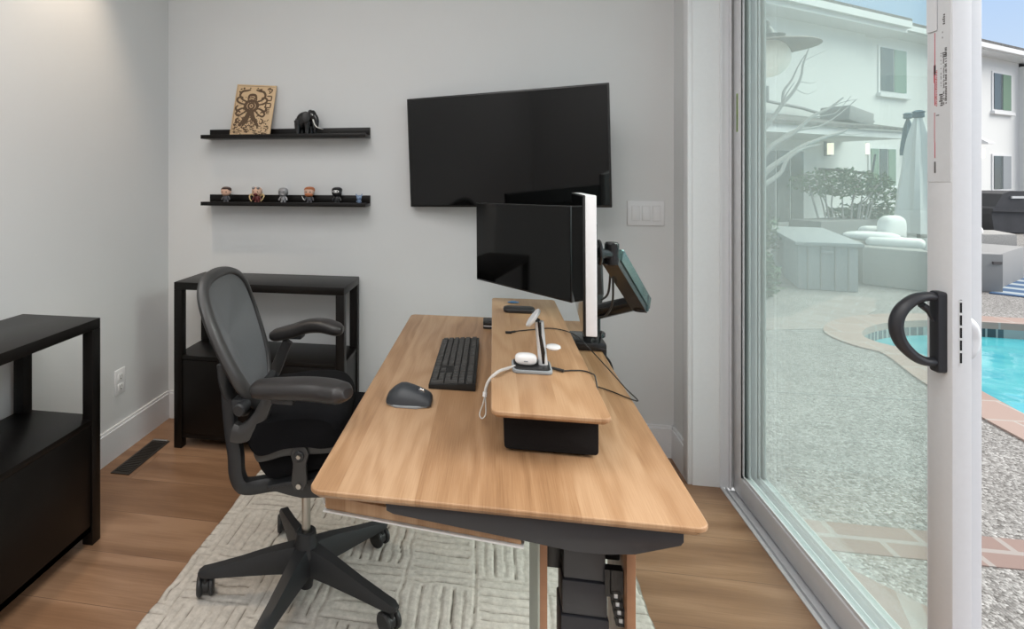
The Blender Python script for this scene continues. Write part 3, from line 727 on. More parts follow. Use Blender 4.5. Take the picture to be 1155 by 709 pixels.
# display cables looping under the arm
def cable(name, pts, r, mat, label, k=8, parent=None, group=None):
    return obj(name, MB().tube(catmull(pts, k), r, 8), mat, parent, label=label, cat=None if parent else 'cable', group=group)
q1 = onX(689, 300, .335); q2 = onX(686, 330, .35); q3 = onX(678, 338, .36); q4 = onX(672, 341, .30)
cable('display_cable', [q1, q2, q3, q4, bk+Vector((.01, 0, -.06))], .0035, m_cable, 'black display cable hanging below the arm head into the back of the edge-on monitor')
q1 = onX(691, 300, .34); q2 = onX(691, 340, .36); q3 = onX(684, 355, .37); q4 = onX(676, 358, .36)
cable('power_cable', [q1, q2, q3, q4, Vector((.36, 2.07, DZ+.10))], .0032, m_cable, 'black power cable looping down the monitor arm to its post')
cable('drop_cable', [Vector((.372, 2.0, DZ+.075)), onX(677, 385, .405), onX(680, 397, .412), Vector((.415, 2.02, DZ-.06)), Vector((.412, 2.06, DZ-.2))], .004, m_cable, 'black cable dropping behind the desk edge at the arm clamp')

# ================================================================== DESK
dk = root('standing_desk', (.185, 1.9, 0), 'oak-topped standing desk with black steel lifting leg', 'desk')
X0, X1, Y0, Y1 = -.365, .381, 1.036, 2.425
tp = bmesh.new()
def slab(x0, y0, x1, y1, r, z, th, cut):
    mb = MB(); secs = []
    for ins, dz in ((.0025, 0), (.0008, -.0008), (0, -.0025), (0, -.0075), (.0008, -.009), (cut, -th)):
        secs.append([(a, b, z+dz) for a, b in rrect(x0+ins, y0+ins, x1-ins, y1-ins, max(.002, r-ins), 8)])
    return mb.loft(secs, smooth=False)
obj('tabletop', slab(X0, Y0, X1, Y1, .024, DZ, .021, .014), m_oak, dk, angle=25)
def PY(lst, Y): return [(p.x, p.z) for p in (onY(a, b, Y) for a, b in lst)]
YP = 1.054
zt_ = DZ-.0205
for yy in (YP, 2.30):
    prof = [(p.x, min(p.z, zt_-.001)) for p in (onY(a, b, 1.054) for a, b in ((435, 566), (435.7, 575.6), (443.6, 579.6), (589, 609.5), (644.8, 621.5), (680.7, 625.4), (716.5, 625.4), (768.3, 615.5), (771.5, 611.5), (771.5, 598)))]
    obj('side_bracket', MB().prism(prof, 'y', yy, yy+.028, .001), m_slate, dk)
obj('cross_rail', MB().box((.12, YP+.028, .625), (.16, 2.30, .664), .002).box((.21, YP+.028, .625), (.25, 2.30, .664), .002), m_slate, dk)
for yc in (1.21, 2.24):
    c = MB(); cxm = .186
    c1 = obj('lifting_column', MB().box((cxm-.042, yc-.035, .470), (cxm+.042, yc+.035, .645), .003), m_slate, dk)
    obj('column_stage', MB().box((cxm-.045, yc-.038, .398), (cxm+.045, yc+.038, .468), .003), m_slate, c1)
    obj('column_stage', MB().box((cxm-.048, yc-.041, .03), (cxm+.048, yc+.041, .396), .003), m_slate, c1)
    obj('foot', MB().prism([(-.16, .0145), (.49, .0145), (.49, .03), (.30, .05), (.06, .05), (-.16, .03)], 'y', yc-.04, yc+.04, .003), m_slate, dk)
# plywood shroud boards either side of the column
for xa, xb, ya, yb, zz in ((.094, .109, 1.15, 1.42, .06), (.264, .281, 1.15, 1.34, .06)):
    obj('side_board', MB().box((xa, ya, zz), (xb, yb, .664), .001), m_oak_ply, dk)
obj('board_laminate', MB().box((.090, 1.1505, .06), (.094, 1.42, .664)), m_laminate, dk, label='grey green laminate face')
obj('motor_housing', MB().box((.1095, 1.20, .47), (.142, 1.36, .60), .004), m_black, dk)
cc = MB()
for i in range(5):
    z = .455-i*.0165; x = .238+i*.0032
    cc.box((x, 1.17, z-.0025), (x+.018, 1.19, z+.0025))
    if i < 4: cc.box((x, 1.17, z-.017), (x+.005, 1.19, z)).box((x+.014, 1.17, z-.017), (x+.020, 1.19, z))
pw_ = MB()
for i in range(4): pw_.box((.2445+i*.0032, 1.174, .455-i*.0165-.0145), (.2515+i*.0032, 1.186, .455-i*.0165-.003))
cc.box((.226, 1.171, .445), (.238, 1.189, .50)).box((.236, 1.171, .452), (.262, 1.189, .50))
_c = obj('power_strip', cc, m_black, dk); obj('socket_insert', pw_, m_whiteplast, _c)
obj('controller_box', MB().box((.230, 1.20, .50), (.262, 1.33, .60), .004), m_black, dk)
# shallow wooden drawer under the seat side
dr = [(-.350, 1.105), (.052, 1.0575), (.10, 1.45), (-.302, 1.50)]
d1 = obj('drawer', MB().prism(dr, 'z', .606, .634, .004), m_oak, dk)
dx = Vector((.402, -.0475)).normalized()
tr = [(-.354, 1.101), (.056, 1.053), (.104, 1.455), (-.306, 1.505)]
obj('metal_tray', MB().prism(tr, 'z', .6025, .6058), m_silver, d1, label='thin silver tray edge')
hk = MB().tube(catmull([(-.350, 1.12, .606), (-.358, 1.12, .612), (-.358, 1.12, .640), (-.345, 1.12, .652)], 4), .002, 8)
obj('tray_hook', hk, m_silver, d1)
obj('drawer_slide', MB().box((-.33, 1.12, .634), (-.30, 1.45, .6635), .001), m_black, dk)
obj('drawer_slide', MB().box((.03, 1.15, .634), (.05, 1.45, .6635), .001), m_black, dk)

# ---- riser shelf
ZRi = .800
rs = root('desk_riser', (.12, 1.72, DZ), 'long raised oak desk shelf running along the middle of the desk', 'desk shelf')
obj('top_board', slab(-.006, 1.193, .246, 2.300, .018, ZRi, .0165, .010), m_oak_riser, rs, angle=25)
for yy in (1.64, 2.20):
    obj('metal_leg', MB().tube([(.004, yy, ZRi-.0175), (.006, yy, DZ+.04), (.006, yy, DZ+.0035), (.236, yy, DZ+.0035), (.236, yy, ZRi-.0175)], .0028, 8, up=(0, 1, 0)), m_silver, rs)
bxo = root('desk_drawer_box', (.132, 1.4, DZ), 'black speckled fabric storage box under the near end of the oak riser', 'box')
obj('box_body', MB().prism(rrect(.024, DZ+.0072, .2285, ZRi-.017, .008), 'y', 1.252, 1.60, .002), m_felt, bxo)
obj('box_lid', MB().box((.018, 1.262, ZRi-.027), (.022, 1.58, ZRi-.017)), m_black, bxo)

t = root('hub_box', (-.02, 2.28, DZ), 'small black box with a silver stripe under the far end of the riser', 'dock')
obj('upper_shell', MB().box((-.042, 2.235, DZ+.014), (.075, 2.305, DZ+.030), .003), m_black, t)
obj('silver_band', MB().box((-.040, 2.2355, DZ+.011), (.073, 2.303, DZ+.014)), m_silver, t)
obj('lower_shell', MB().box((-.042, 2.234, DZ+.0005), (.075, 2.305, DZ+.011), .003), m_black, t)

# ---- keyboard
KX0, KX1, KY0, KY1 = -.188, -.052, 1.583, 2.036
kb = root('keyboard', (-.12, 1.81, DZ), 'dark grey full-size keyboard lying lengthwise on the desk', 'keyboard')
slope = .085
kz = lambda x: DZ+.012+(x-KX0)*slope
prof = [(KX0, DZ+.0006), (KX1, DZ+.0006), (KX1, kz(KX1)), (KX0, kz(KX0))]
obj('case', MB().prism(prof, 'y', KY0, KY1, .0015), m_keygap, kb)
U = (KY1-KY0-.006)/22.6; rowd = (KX1-KX0-.010)/6.15
rows = [
 ([('g', 0)], ),
]
def keyrow(r, segs):
    # r: 0 = row nearest the sitter; segs start from the far (escape) end
    y = KY1-.003; x0 = KX0+.004+rowd*r+(.15*rowd if r == 5 else 0)
    for w_ in segs:
        if w_ < 0: y += w_*U; continue
        keys.append((x0+.0007, x0+rowd-.0022, y-w_*U+.0014, y-.0014)); y -= w_*U
keys = []
keyrow(5, [1, -1, 1, 1, 1, 1, -.5, 1, 1, 1, 1, -.5, 1, 1, 1, 1, -.25, 1, 1, 1, -.25, 1, 1, 1, 1])
keyrow(4, [1]*13+[2, -.25, 1, 1, 1, -.25, 1, 1, 1, 1])
keyrow(3, [1.5]+[1]*12+[1.5, -.25, 1, 1, 1, -.25, 1, 1, 1])
keyrow(2, [1.75]+[1]*11+[2.25, -.25, -3, -.25, 1, 1, 1])
keyrow(1, [2.25]+[1]*10+[2.75, -.25, -1, 1, -1, -.25, 1, 1, 1])
keyrow(0, [1.25, 1.25, 1.25, 6.25, 1.25, 1.25, 1.25, 1.25, -.25, 1, 1, 1, -.25, 2, 1])
# tall plus / enter keys on the number pad
yy = KY1-.003-21.5*U
for r in (2, 0):
    x0 = KX0+.004+rowd*r; keys.append((x0+.0007, x0+2*rowd-.0012, yy-U+.0009, yy-.0009))
for (a, b, c_, d) in keys:
    z0 = kz((a+b)/2); k_ = MB(); hh = .0055
    e = .0012
    vs = [(a, c_, kz(a)), (b, c_, kz(b)), (b, d, kz(b)), (a, d, kz(a)), (a+e, c_+e, kz(a)+hh), (b-e, c_+e, kz(b)+hh), (b-e, d-e, kz(b)+hh), (a+e, d-e, kz(a)+hh)]
    k_.add(vs, [[0, 1, 2, 3], [4, 5, 6, 7], [0, 1, 5, 4], [1, 2, 6, 5], [2, 3, 7, 6], [3, 0, 4, 7]])
    obj('key', k_, m_key, kb)

# ---- mouse
ms = root('computer_mouse', (-.228, 1.475, DZ), 'graphite ergonomic computer mouse on the desk near the keyboard', 'mouse')
secs = []
for (x, hw, hh, yo) in ((-.291, .016, .010, 0), (-.287, .028, .020, 0), (-.272, .037, .036, .002), (-.254, .040, .0485, .003), (-.240, .040, .0500, .003), (-.218, .037, .0445, .002), (-.196, .034, .0365, 0), (-.178, .032, .0275, -.001), (-.170, .029, .022, -.001), (-.166, .022, .014, -.001)):
    sec = []
    for k_ in range(24):
        a = 2*PI*k_/24; cy_, sy_ = math.cos(a), math.sin(a)
        z = max(0, sy_)**.8*hh
        y = 1.478+yo+hw*math.copysign(abs(cy_)**.7, cy_)*(1.0 if sy_ <= 0.3 else 1)+(.006*max(0, sy_))
        sec.append((x, y, DZ+.006+(z*.86 if sy_ > 0 else 0)))
    secs.append(sec)
obj('shell', MB().loft(secs), m_mouse, ms)
obj('base_trim', MB().prism([(-.286, 1.455), (-.262, 1.438), (-.205, 1.4385), (-.175, 1.452), (-.175, 1.505), (-.21, 1.518), (-.265, 1.518), (-.286, 1.50)], 'z', DZ+.0006, DZ+.0065, .001), m_resin, ms, label='lighter grey base strip')
obj('scroll_wheel', MB().cyl((-.195, 1.474, DZ+.033), (-.195, 1.484, DZ+.033), .009, bev=.001), m_chrome, ms, label='metal scroll wheel')

# ---- charging stand
cs = root('charging_stand', (.098, 1.47, ZRi), 'silver and black charging stand on the riser', 'charger')
obj('base_plate', MB().prism(rrect(.048, 1.428, .150, 1.520, .016), 'z', ZRi+.0006, ZRi+.009, .002), m_resin, cs)
obj('base_top', MB().prism(rrect(.053, 1.433, .145, 1.515, .014), 'z', ZRi+.009, ZRi+.0115, .001), m_blackplast, cs)
T0 = onY(612.5, 412, 1.478); T1 = onY(608, 362, 1.478)
T0.z = ZRi+.0115
tw = MB().tube([T0, T0.lerp(T1, .5), T1], [.0125, .0115, .0115], 16, up=(0, 1, 0), flat=.9, pw=3)
obj('tower', tw, m_silver, cs)
tb = MB()
off = Vector((.0, -.0098, 0))
tb.tube([T0+off+Vector((0, 0, .004)), T0.lerp(T1, .3)+off+Vector((.002, 0, 0)), T0.lerp(T1, .7)+off+Vector((-.001, 0, 0)), T1+off], [.004, .0055, .004, .005], 8, up=(0, 1, 0), flat=.5)
obj('tower_inlay', tb, m_gloss, cs)
pc = onY(603.5, 360, 1.478); ax = Vector((-.80, .03, .58)).normalized()
obj('phone_disc', MB().cyl(pc+ax*.002, pc+ax*.010, .0285, 32, bev=.002), m_silver, cs)
obj('disc_joint', MB().tube([T1, pc+ax*.003], .006, 10), m_gloss, cs)
wp = onY(624, 391, 1.478)
w1 = obj('watch_puck', MB().lathe([(0.0, -.005), (.014, -.005), (.0195, 0), (.018, .004), (.012, .0065), (0, .007)], loc=wp+Vector((0, 0, -.001))), m_whiteplast, cs, label='white charging puck')
obj('puck_bracket', MB().tube([T0.lerp(T1, .42), wp+Vector((-.012, 0, -.002))], .0035, 8), m_gloss, w1)
# earbuds case on the base
eb = Vector((.084, 1.466, ZRi+.0125))
t = root('earbuds_case', eb, 'glossy white earbuds charging case on the base of the charging stand', 'earbuds case')
obj('case_shell', MB().ell(eb+Vector((0, 0, .0148)), (.0285, .0175, .0148), 24, 14, e=.72), m_whiteplast, t)
obj('status_hinge', MB().box(eb+Vector((-.006, -.0185, .012)), eb+Vector((.004, -.0165, .0145))), m_resin, t)
# lanyard strap hanging over the riser edge
st = [eb+Vector((-.018, -.016, .010)), onZ(577, 414, ZRi+.006), onZ(566, 417, ZRi+.010), Vector((-.014, 1.40, ZRi-.004))]
st2 = [onY(552, 425, 1.395), onY(548, 434, 1.39), onY(546, 445, 1.39)]
lan = root('lanyard', st[1], 'pale grey wrist strap of the earbuds case hanging over the riser edge', 'strap')
P_ = catmull([onZ(581, 412, ZRi+.012), onZ(573, 415, ZRi+.008), onY(562, 419, 1.400), onY(553, 427, 1.392), onY(548.5, 436, 1.388), onY(547, 446, 1.386)], 6)
obj('sleeve', MB().tube(P_, [.0018+.0022*min(1, i/6) for i in range(len(P_))], 10), m_greycable, lan)
obj('clasp', MB().cyl(onY(547.2, 442, 1.387), onY(546.6, 447, 1.386), .0055, 12), m_whiteplast, lan)
lp_ = [onY(546.6, 447, 1.386), onY(544.5, 456, 1.384), onY(541.5, 464, 1.382), onY(541.2, 469, 1.378), onY(544, 471.8, 1.376), onY(547.8, 467, 1.38), onY(547.9, 458, 1.384), onY(547.4, 447, 1.386)]
obj('loop', MB().tube(catmull(lp_, 5), .0017, 8), m_greycable, lan)

t = root('wallet', (.096, 2.085, ZRi), 'black rounded case lying at the far end of the riser', 'case')
obj('case_body', MB().prism(rrect(.036, 2.048, .152, 2.108, .022), 'z', ZRi+.0006, ZRi+.017, .006), m_blackplast, t)
obj('case_seam', MB().prism(rrect(.0355, 2.0475, .1525, 2.1085, .0225), 'z', ZRi+.0082, ZRi+.0092), m_gloss, t)
t = root('blue_clip', (.08, 2.215, ZRi), 'small flat blue oval object at the far edge of the riser', 'clip')
obj('clip_body', MB().ell((.078, 2.215, ZRi+.0036), (.024, .012, .003), 20, 8), m_blue, t)
obj('clip_ring', MB().tube([(.078+.012*math.cos(a*PI/8), 2.215+.006*math.sin(a*PI/8), ZRi+.0065) for a in range(16)], .001, 6, closed=True), m_blue, t)

# black cables
c1 = root('usb_cable', onZ(574, 374, ZRi+.003), 'thin black cable with a plug lying across the riser and over the desk edge', 'cable')
P_ = [onZ(580, 373.5, ZRi+.003), onZ(600, 371.5, ZRi+.003), onZ(620, 370, ZRi+.003), onZ(638, 373, ZRi+.004), onZ(652, 380, ZRi+.012), onZ(666, 394, ZRi-.02), onZ(690, 420, .74), onZ(706, 438, .70), onZ(719.5, 451.5, DZ+.003), onZ(708, 448.5, DZ+.003), onZ(692, 442, DZ+.003), onZ(676, 436.5, DZ+.003), Vector((.262, 1.70, DZ+.003)), Vector((.20, 1.72, DZ+.003))]
obj('cord', MB().tube(catmull(P_, 8), .0017, 8), m_cable, c1)
obj('plug', MB().box(onZ(570, 376, ZRi+.0008), onZ(570, 376, ZRi+.0008)+Vector((.020, .010, .006)), .001).cyl(onZ(575, 374.5, ZRi+.004), onZ(581, 373.5, ZRi+.004), .003, 10), m_cable, c1)
c2 = root('stand_cable', (.15, 1.46, ZRi), 'thin black cable running from the charging stand off the riser edge', 'cable')
P_ = [Vector((.151, 1.468, ZRi+.006)), onZ(632, 418, ZRi+.003), onZ(645, 417.5, ZRi+.003), onZ(658, 418, ZRi+.003), onZ(667, 421, ZRi+.002), onZ(671.5, 425.5, ZRi-.004), Vector((.252, 1.40, ZRi-.04)), Vector((.236, 1.44, DZ+.003)), Vector((.20, 1.62, DZ+.003))]
obj('cord', MB().tube(catmull(P_, 8), .0018, 8), m_cable, c2)
obj('plug', MB().cyl((.151, 1.468, ZRi+.006), onZ(636, 418, ZRi+.005), .0036, 10), m_cable, c2)

# ================================================================== CABINETS
def cabinet(x0, x1, y0, y1, front, label, split=None):
    # open frame above a closed box; front: '-y' or '+x'
    Zt, Zs, zb = .797, .446, .050; lw = .040
    t = root('console_cabinet', ((x0+x1)/2, (y0+y1)/2, 0), label, 'cabinet', group='black open-top console cabinets')
    obj('top_panel', MB().box((x0, y0, Zt-.036), (x1, y1, Zt), .002), m_blackwood, t)
    for (a, b) in ((x0, y0), (x1-lw, y0), (x0, y1-lw), (x1-lw, y1-lw)):
        obj('leg', MB().box((a, b, .0005), (a+lw, b+lw, Zt-.036), .0015), m_blackwood, t)
    obj('shelf', MB().box((x0+.004, y0+.004, Zs-.02), (x1-.004, y1-.004, Zs), .001), m_blackwood, t)
    i = .006
    obj('box_panel', MB().box((x0+i, y0+lw*.5, zb), (x0+i+.016, y1-lw*.5, Zs-.02)).box((x1-i-.016, y0+lw*.5, zb), (x1-i, y1-lw*.5, Zs-.02)).box((x0+.02, y0+i+.0165, zb), (x1-.02, y0+i+.0170, Zs-.02)).box((x0+.02, y1-i-.016, zb), (x1-.02, y1-i, Zs-.02)).box((x0+i, y0+i, zb), (x1-i, y1-i, zb+.02)), m_blackwood, t)
    if front == '-y':
        xm = (x0+x1)/2
        for a, b in ((x0+lw+.002, xm-.0015), (xm+.0015, x1-lw-.002)):
            obj('door', MB().box((a, y0+.005, zb+.022), (b, y0+.022, Zs-.023), .001), m_blackwood, t)
    else:
        ym = (y0+y1)/2
        for a, b in ((y0+lw+.002, ym-.0015), (ym+.0015, y1-lw-.002)):
            obj('door', MB().box((x1-.022, a, zb+.022), (x1-.005, b, Zs-.023), .001), m_blackwood, t)
cabinet(-1.517, -.672, 2.40, 2.685, '-y', 'black open-top cabinet standing against the back wall behind the office chair')
cabinet(-1.722, -1.400, .915, 1.758, '+x', 'black open-top cabinet along the left wall at the left edge')

# ================================================================== RUG
def rug():
    x0, x1, y0, y1 = -1.02, .46, .20, 2.285; st_ = .0055
    nx = int((x1-x0)/st_); ny = int((y1-y0)/st_)
    xs = np.linspace(x0, x1, nx+1); ys = np.linspace(y0, y1, ny+1)
    Xg, Yg = np.meshgrid(xs, ys)
    rng = np.random.RandomState(3)
    def vnoise(X, Y, s, seed):
        r = np.random.RandomState(seed); G = r.rand(64, 64)
        u = X*s+100; v = Y*s+100; i = np.floor(u).astype(int); j = np.floor(v).astype(int); fu = u-i; fv = v-j
        fu = fu*fu*(3-2*fu); fv = fv*fv*(3-2*fv)
        g = lambda a, b: G[a % 64, b % 64]
        return (g(i, j)*(1-fu)+g(i+1, j)*fu)*(1-fv)+(g(i, j+1)*(1-fu)+g(i+1, j+1)*fu)*fv
    B = .225
    Xw = Xg+(vnoise(Xg, Yg, 18, 1)-.5)*.012; Yw = Yg+(vnoise(Xg, Yg, 18, 2)-.5)*.012
    bi = np.floor((Xw+.06)/B).astype(int); bj = np.floor((Yw+.03+.04*(bi % 2))/B).astype(int)
    par = (bi+bj) % 2
    ux = ((Xw+.06)/B-bi); uy = ((Yw+.03+.04*(bi % 2))/B-bj)
    cr = np.where(par == 0, ux, uy); al = np.where(par == 0, uy, ux)
    nl = 7
    ph = cr*nl; dgr = np.abs(ph-np.round(ph))/nl*B          # distance to a groove line
    ln = np.round(ph).astype(int)
    seed = (bi*131+bj*57+ln*17) % 97
    a0 = .03+.10*((seed*37) % 10)/10; a1 = .97-.12*((seed*53) % 10)/10
    on = (al > a0) & (al < a1)
    depth = .35+.65*((seed*29) % 7)/6
    g = np.exp(-(dgr/.0031)**2)*on*depth
    edge = np.minimum(np.minimum(al, 1-al), np.minimum(cr, 1-cr))*B
    g = np.maximum(g, .5*np.exp(-(edge/.003)**2))
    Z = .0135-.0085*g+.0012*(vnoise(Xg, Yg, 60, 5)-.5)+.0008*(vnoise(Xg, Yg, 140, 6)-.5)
    ed = np.minimum(np.minimum(Xg-x0, x1-Xg), np.minimum(Yg-y0, y1-Yg))
    Z = np.where(ed < .012, .001+(Z-.001)*np.clip(ed/.012, 0, 1)**.6, Z)
    Xe = Xg+(vnoise(Xg*0, Yg, 25, 9)-.5)*.006*(np.abs(Xg-(x0+x1)/2) > .7)
    V = np.stack([Xe, Yg, Z], -1).reshape(-1, 3)
    loc = Vector(((x0+x1)/2, (y0+y1)/2, 0)); V = V-np.array(loc)
    idx = np.arange((nx+1)*(ny+1)).reshape(ny+1, nx+1)
    Fq = np.stack([idx[:-1, :-1], idx[:-1, 1:], idx[1:, 1:], idx[1:, :-1]], -1).reshape(-1, 4)
    me = bpy.data.meshes.new('area_rug')
    me.vertices.add(len(V)); me.vertices.foreach_set('co', V.ravel().astype(np.float32))
    me.loops.add(Fq.size); me.loops.foreach_set('vertex_index', Fq.ravel().astype(np.int32))
    me.polygons.add(len(Fq)); me.polygons.foreach_set('loop_start', (np.arange(len(Fq))*4).astype(np.int32))
    me.polygons.foreach_set('loop_total', np.full(len(Fq), 4, np.int32))
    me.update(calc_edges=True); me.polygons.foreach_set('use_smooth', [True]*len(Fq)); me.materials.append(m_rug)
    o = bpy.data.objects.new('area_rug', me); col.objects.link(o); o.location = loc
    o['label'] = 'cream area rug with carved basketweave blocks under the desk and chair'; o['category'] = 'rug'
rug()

# ================================================================== OFFICE CHAIR
ZR = .0137
CC = Vector((-.575, 1.62, 0))
ch = root('office_chair', CC+Vector((0, 0, ZR)), 'charcoal mesh-back office chair with armrests at the desk', 'office chair')
hub = MB().lathe([(.020, .035), (.022, .05), (.030, .085), (.046, .095), (.046, .15), (.034, .175), (.030, .205), (.026, .208), (.018, .205)], loc=CC)
obj('base_hub', hub, m_chair, ch)
for ang, cax in ((-20, 232), (52, 238), (124, 200), (193, 203), (262, 220)):
    a = math.radians(ang); u = Vector((math.cos(a), math.sin(a), 0)); sdv = Vector((-u.y, u.x, 0))
    secs = []
    for (r_, zt, zbm, hw, hwt) in ((.015, .170, .095, .034, .020), (.10, .155, .092, .027, .015), (.20, .128, .086, .021, .013), (.285, .108, .082, .019, .013), (.315, .102, .083, .018, .013), (.328, .094, .086, .010, .008)):
        p = CC+u*r_
        sec = [p+sdv*hw+Vector((0, 0, zbm)), p+sdv*hw+Vector((0, 0, (zt+zbm)/2)), p+sdv*hwt+Vector((0, 0, zt)), p-sdv*hwt+Vector((0, 0, zt)), p-sdv*hw+Vector((0, 0, (zt+zbm)/2)), p-sdv*hw+Vector((0, 0, zbm))]
        secs.append(sec)
    lg = obj('base_leg', MB().loft(secs), m_chair, ch, angle=50)
    e = CC+u*.308
    ca = math.radians(cax); w_ = Vector((math.cos(ca), math.sin(ca), 0)); wc = e+Vector((math.sin(ca)*.010, -math.cos(ca)*.010, ZR+.031))
    for s_ in (-1, 1):
        obj('caster_wheel', MB().cyl(wc+w_*(s_*.010), wc+w_*(s_*.025), .030, 24, bev=.004), m_blackplast, lg)
    obj('caster_fork', MB().cyl(e+Vector((0, 0, .05)), e+Vector((0, 0, .09)), .008).cyl(wc-w_*.009, wc+w_*.009, .022, 20), m_blackplast, lg)
obj('gas_cylinder', MB().cyl(CC+Vector((0, 0, .20)), CC+Vector((0, 0, .37)), .0135), m_cyl, ch, label='satin steel gas cylinder')
# tilt mechanism under the seat
def XZ(lst, Y): return [(lambda p: (p.x, p.z))(onY(a, b, Y)) for a, b in lst]
mech = XZ([(300, 548), (322, 543), (345, 541), (372, 536), (392, 528), (398, 545), (390, 556), (372, 562), (340, 563), (326, 560), (312, 556), (300, 553)], 1.42)
obj('tilt_mechanism', MB().prism(mech, 'y', 1.42, 1.70, .008), m_chair, ch)
# side link with pivot knob
lk = XZ([(327, 512), (331, 504), (338, 502), (345, 505), (348, 513), (345, 524), (346, 545), (342, 553), (332, 553), (328, 545), (330, 524)], 1.39)
l1 = obj('tilt_link', MB().prism(lk, 'y', 1.39, 1.402, .004), m_chairframe, ch)
kc = onY(337.5, 514, 1.39)
obj('pivot_bolt', MB().cyl(kc+Vector((0, -.007, 0)), kc+Vector((0, .004, 0)), .014, 20, bev=.002), m_chair, l1)
obj('bolt_head', MB().cyl(kc+Vector((0, -.009, 0)), kc+Vector((0, -.006, 0)), .006, 6), m_cyl, l1)
kc2 = onY(337, 548, 1.39); obj('lower_pin', MB().cyl(kc2+Vector((0, -.004, 0)), kc2+Vector((0, .0, 0)), .007, 14), m_cyl, l1)
# seat pan rails
for Yr, dxr in ((1.425, 0), (1.76, -.11)):
    P_ = catmull([onY(a, b, 1.425) for a, b in ((290, 514), (302, 508), (318, 500), (336, 496.5), (354, 497), (372, 499), (392, 501))], 4)
    P_ = [Vector((p.x+dxr, Yr, p.z)) for p in P_]
    n_ = len(P_)
    obj('seat_rail', MB().tube(P_, [.013+.016*math.sin(PI*i/(n_-1)) for i in range(n_)], 12, up=(0, 0, 1), flat=1.15, pw=3), m_chairframe, ch)
# seat pan mesh/underside and upholstered seat
pan = XZ([(287, 515), (300, 508), (320, 500), (370, 498), (396, 500), (392, 518), (372, 528), (340, 535), (315, 541), (302, 541), (293, 530)], 1.44)
obj('seat_pan', MB().prism(pan, 'y', 1.44, 1.80, .010), m_seat, ch)
secs = []
prof = XZ([(281, 470), (300, 466), (330, 462), (360, 461), (378, 464), (388, 471), (393, 484), (388, 497), (372, 502), (350, 500), (320, 503), (296, 511), (284, 505), (278, 488)], 1.42)
prof = [(p.x, p.y) for p in catmull([Vector((a, b, 0)) for a, b in prof], 4, True)]
cxp = sum(p[0] for p in prof)/len(prof); czp = sum(p[1] for p in prof)/len(prof)
for (y, s_) in ((1.385, .80), (1.395, .92), (1.42, 1.0), (1.50, 1.03), (1.60, 1.03), (1.70, 1.03), (1.78, 1.0), (1.815, .92), (1.828, .80)):
    sh = -.20*(y-1.40)
    secs.append([(cxp+(x-cxp)*s_+sh, y, czp+(z-czp)*s_-(.075*(y-1.385) if z > czp else 0)) for x, z in prof])
obj('seat', MB().loft(secs), m_seat, ch)

# backrest ring and mesh
ring_c = [(262, 305, 1.62), (244, 308, 1.50), (231, 320, 1.43), (230, 340, 1.395), (240, 372, 1.375), (256, 407, 1.38), (272, 434, 1.40), (287, 452, 1.46), (297, 460, 1.60), (301, 448, 1.74), (303.5, 425, 1.80), (302, 398, 1.83), (294, 366, 1.835), (284, 335, 1.815), (275, 314, 1.74)]
ring = [onY(a, b, c_) for a, b, c_ in ring_c]
R_ = catmull(ring, 5, True)
nR = len(R_); rad = []
for p in R_:
    near = max(0, min(1, (1.62-p.y)/.22)); low = max(0, min(1, (.86-p.z)/.2))
    rad.append(.010+.012*near+.002*low)
def outw(i): return None
obj('backrest_frame', MB().tube(R_, rad, 12, up=(1, 0, .2), flat=.7, closed=True), m_chairframe, ch)
cen = sum(R_, Vector())/nR
ms_ = MB(); vs = []; rings = 8
for j in range(rings+1):
    f_ = 1-j/rings*.98
    for p in R_:
        q = cen.lerp(p, f_); q = q+Vector((-.045*(1-f_**2), 0, 0)); vs.append(q)
fs = []
for j in range(rings):
    for k_ in range(nR): fs.append([j*nR+k_, j*nR+(k_+1) % nR, (j+1)*nR+(k_+1) % nR, (j+1)*nR+k_])
fs.append([rings*nR+k_ for k_ in range(nR)])
# give the suspension a real thickness
n0 = len(vs); vs2 = [v+Vector((-.004, 0, 0)) for v in vs]
fs2 = [[i+n0 for i in f_[::-1]] for f_ in fs]
ms_.add(vs+vs2, fs+fs2+[[k_, (k_+1) % nR, n0+(k_+1) % nR, n0+k_] for k_ in range(nR)], True)
obj('backrest_mesh', ms_, m_chairmesh, ch, label='grey woven mesh')
# spine frame running down behind and forward to the mechanism
for Yr in (1.44, 1.80):
    P_ = catmull([onY(a, b, 1.44) for a, b in ((258, 415), (257, 445), (261, 480), (266, 510), (268, 535), (277, 549), (300, 552), (330, 555))], 5)
    dxx = -.0 if Yr < 1.6 else -.03
    P_ = [Vector((p.x+dxx*(1-min(1, i/30)), Yr+(.07 if Yr < 1.6 else -.07)*min(1, max(0, (i-24)/12)), p.z)) for i, p in enumerate(P_)]
    if Yr > 1.6: P_ = P_[9:]
    obj('back_upright', MB().tube(P_, [.014+.008*min(1, i/14) for i in range(len(P_))], 12, up=(0, 1, 0), flat=.85, pw=3), m_chair, ch)
lumb = [onY(252, 410, 1.42), onY(256, 440, 1.43), onY(275, 462, 1.50), Vector((onY(275, 462, 1.5).x-.02, 1.62, onY(275, 465, 1.5).z)), Vector((onY(275, 462, 1.5).x-.02, 1.76, onY(275, 462, 1.5).z+.01))]
obj('lumbar_bar', MB().tube(catmull(lumb, 5), .013, 10, flat=1.4), m_chair, ch)
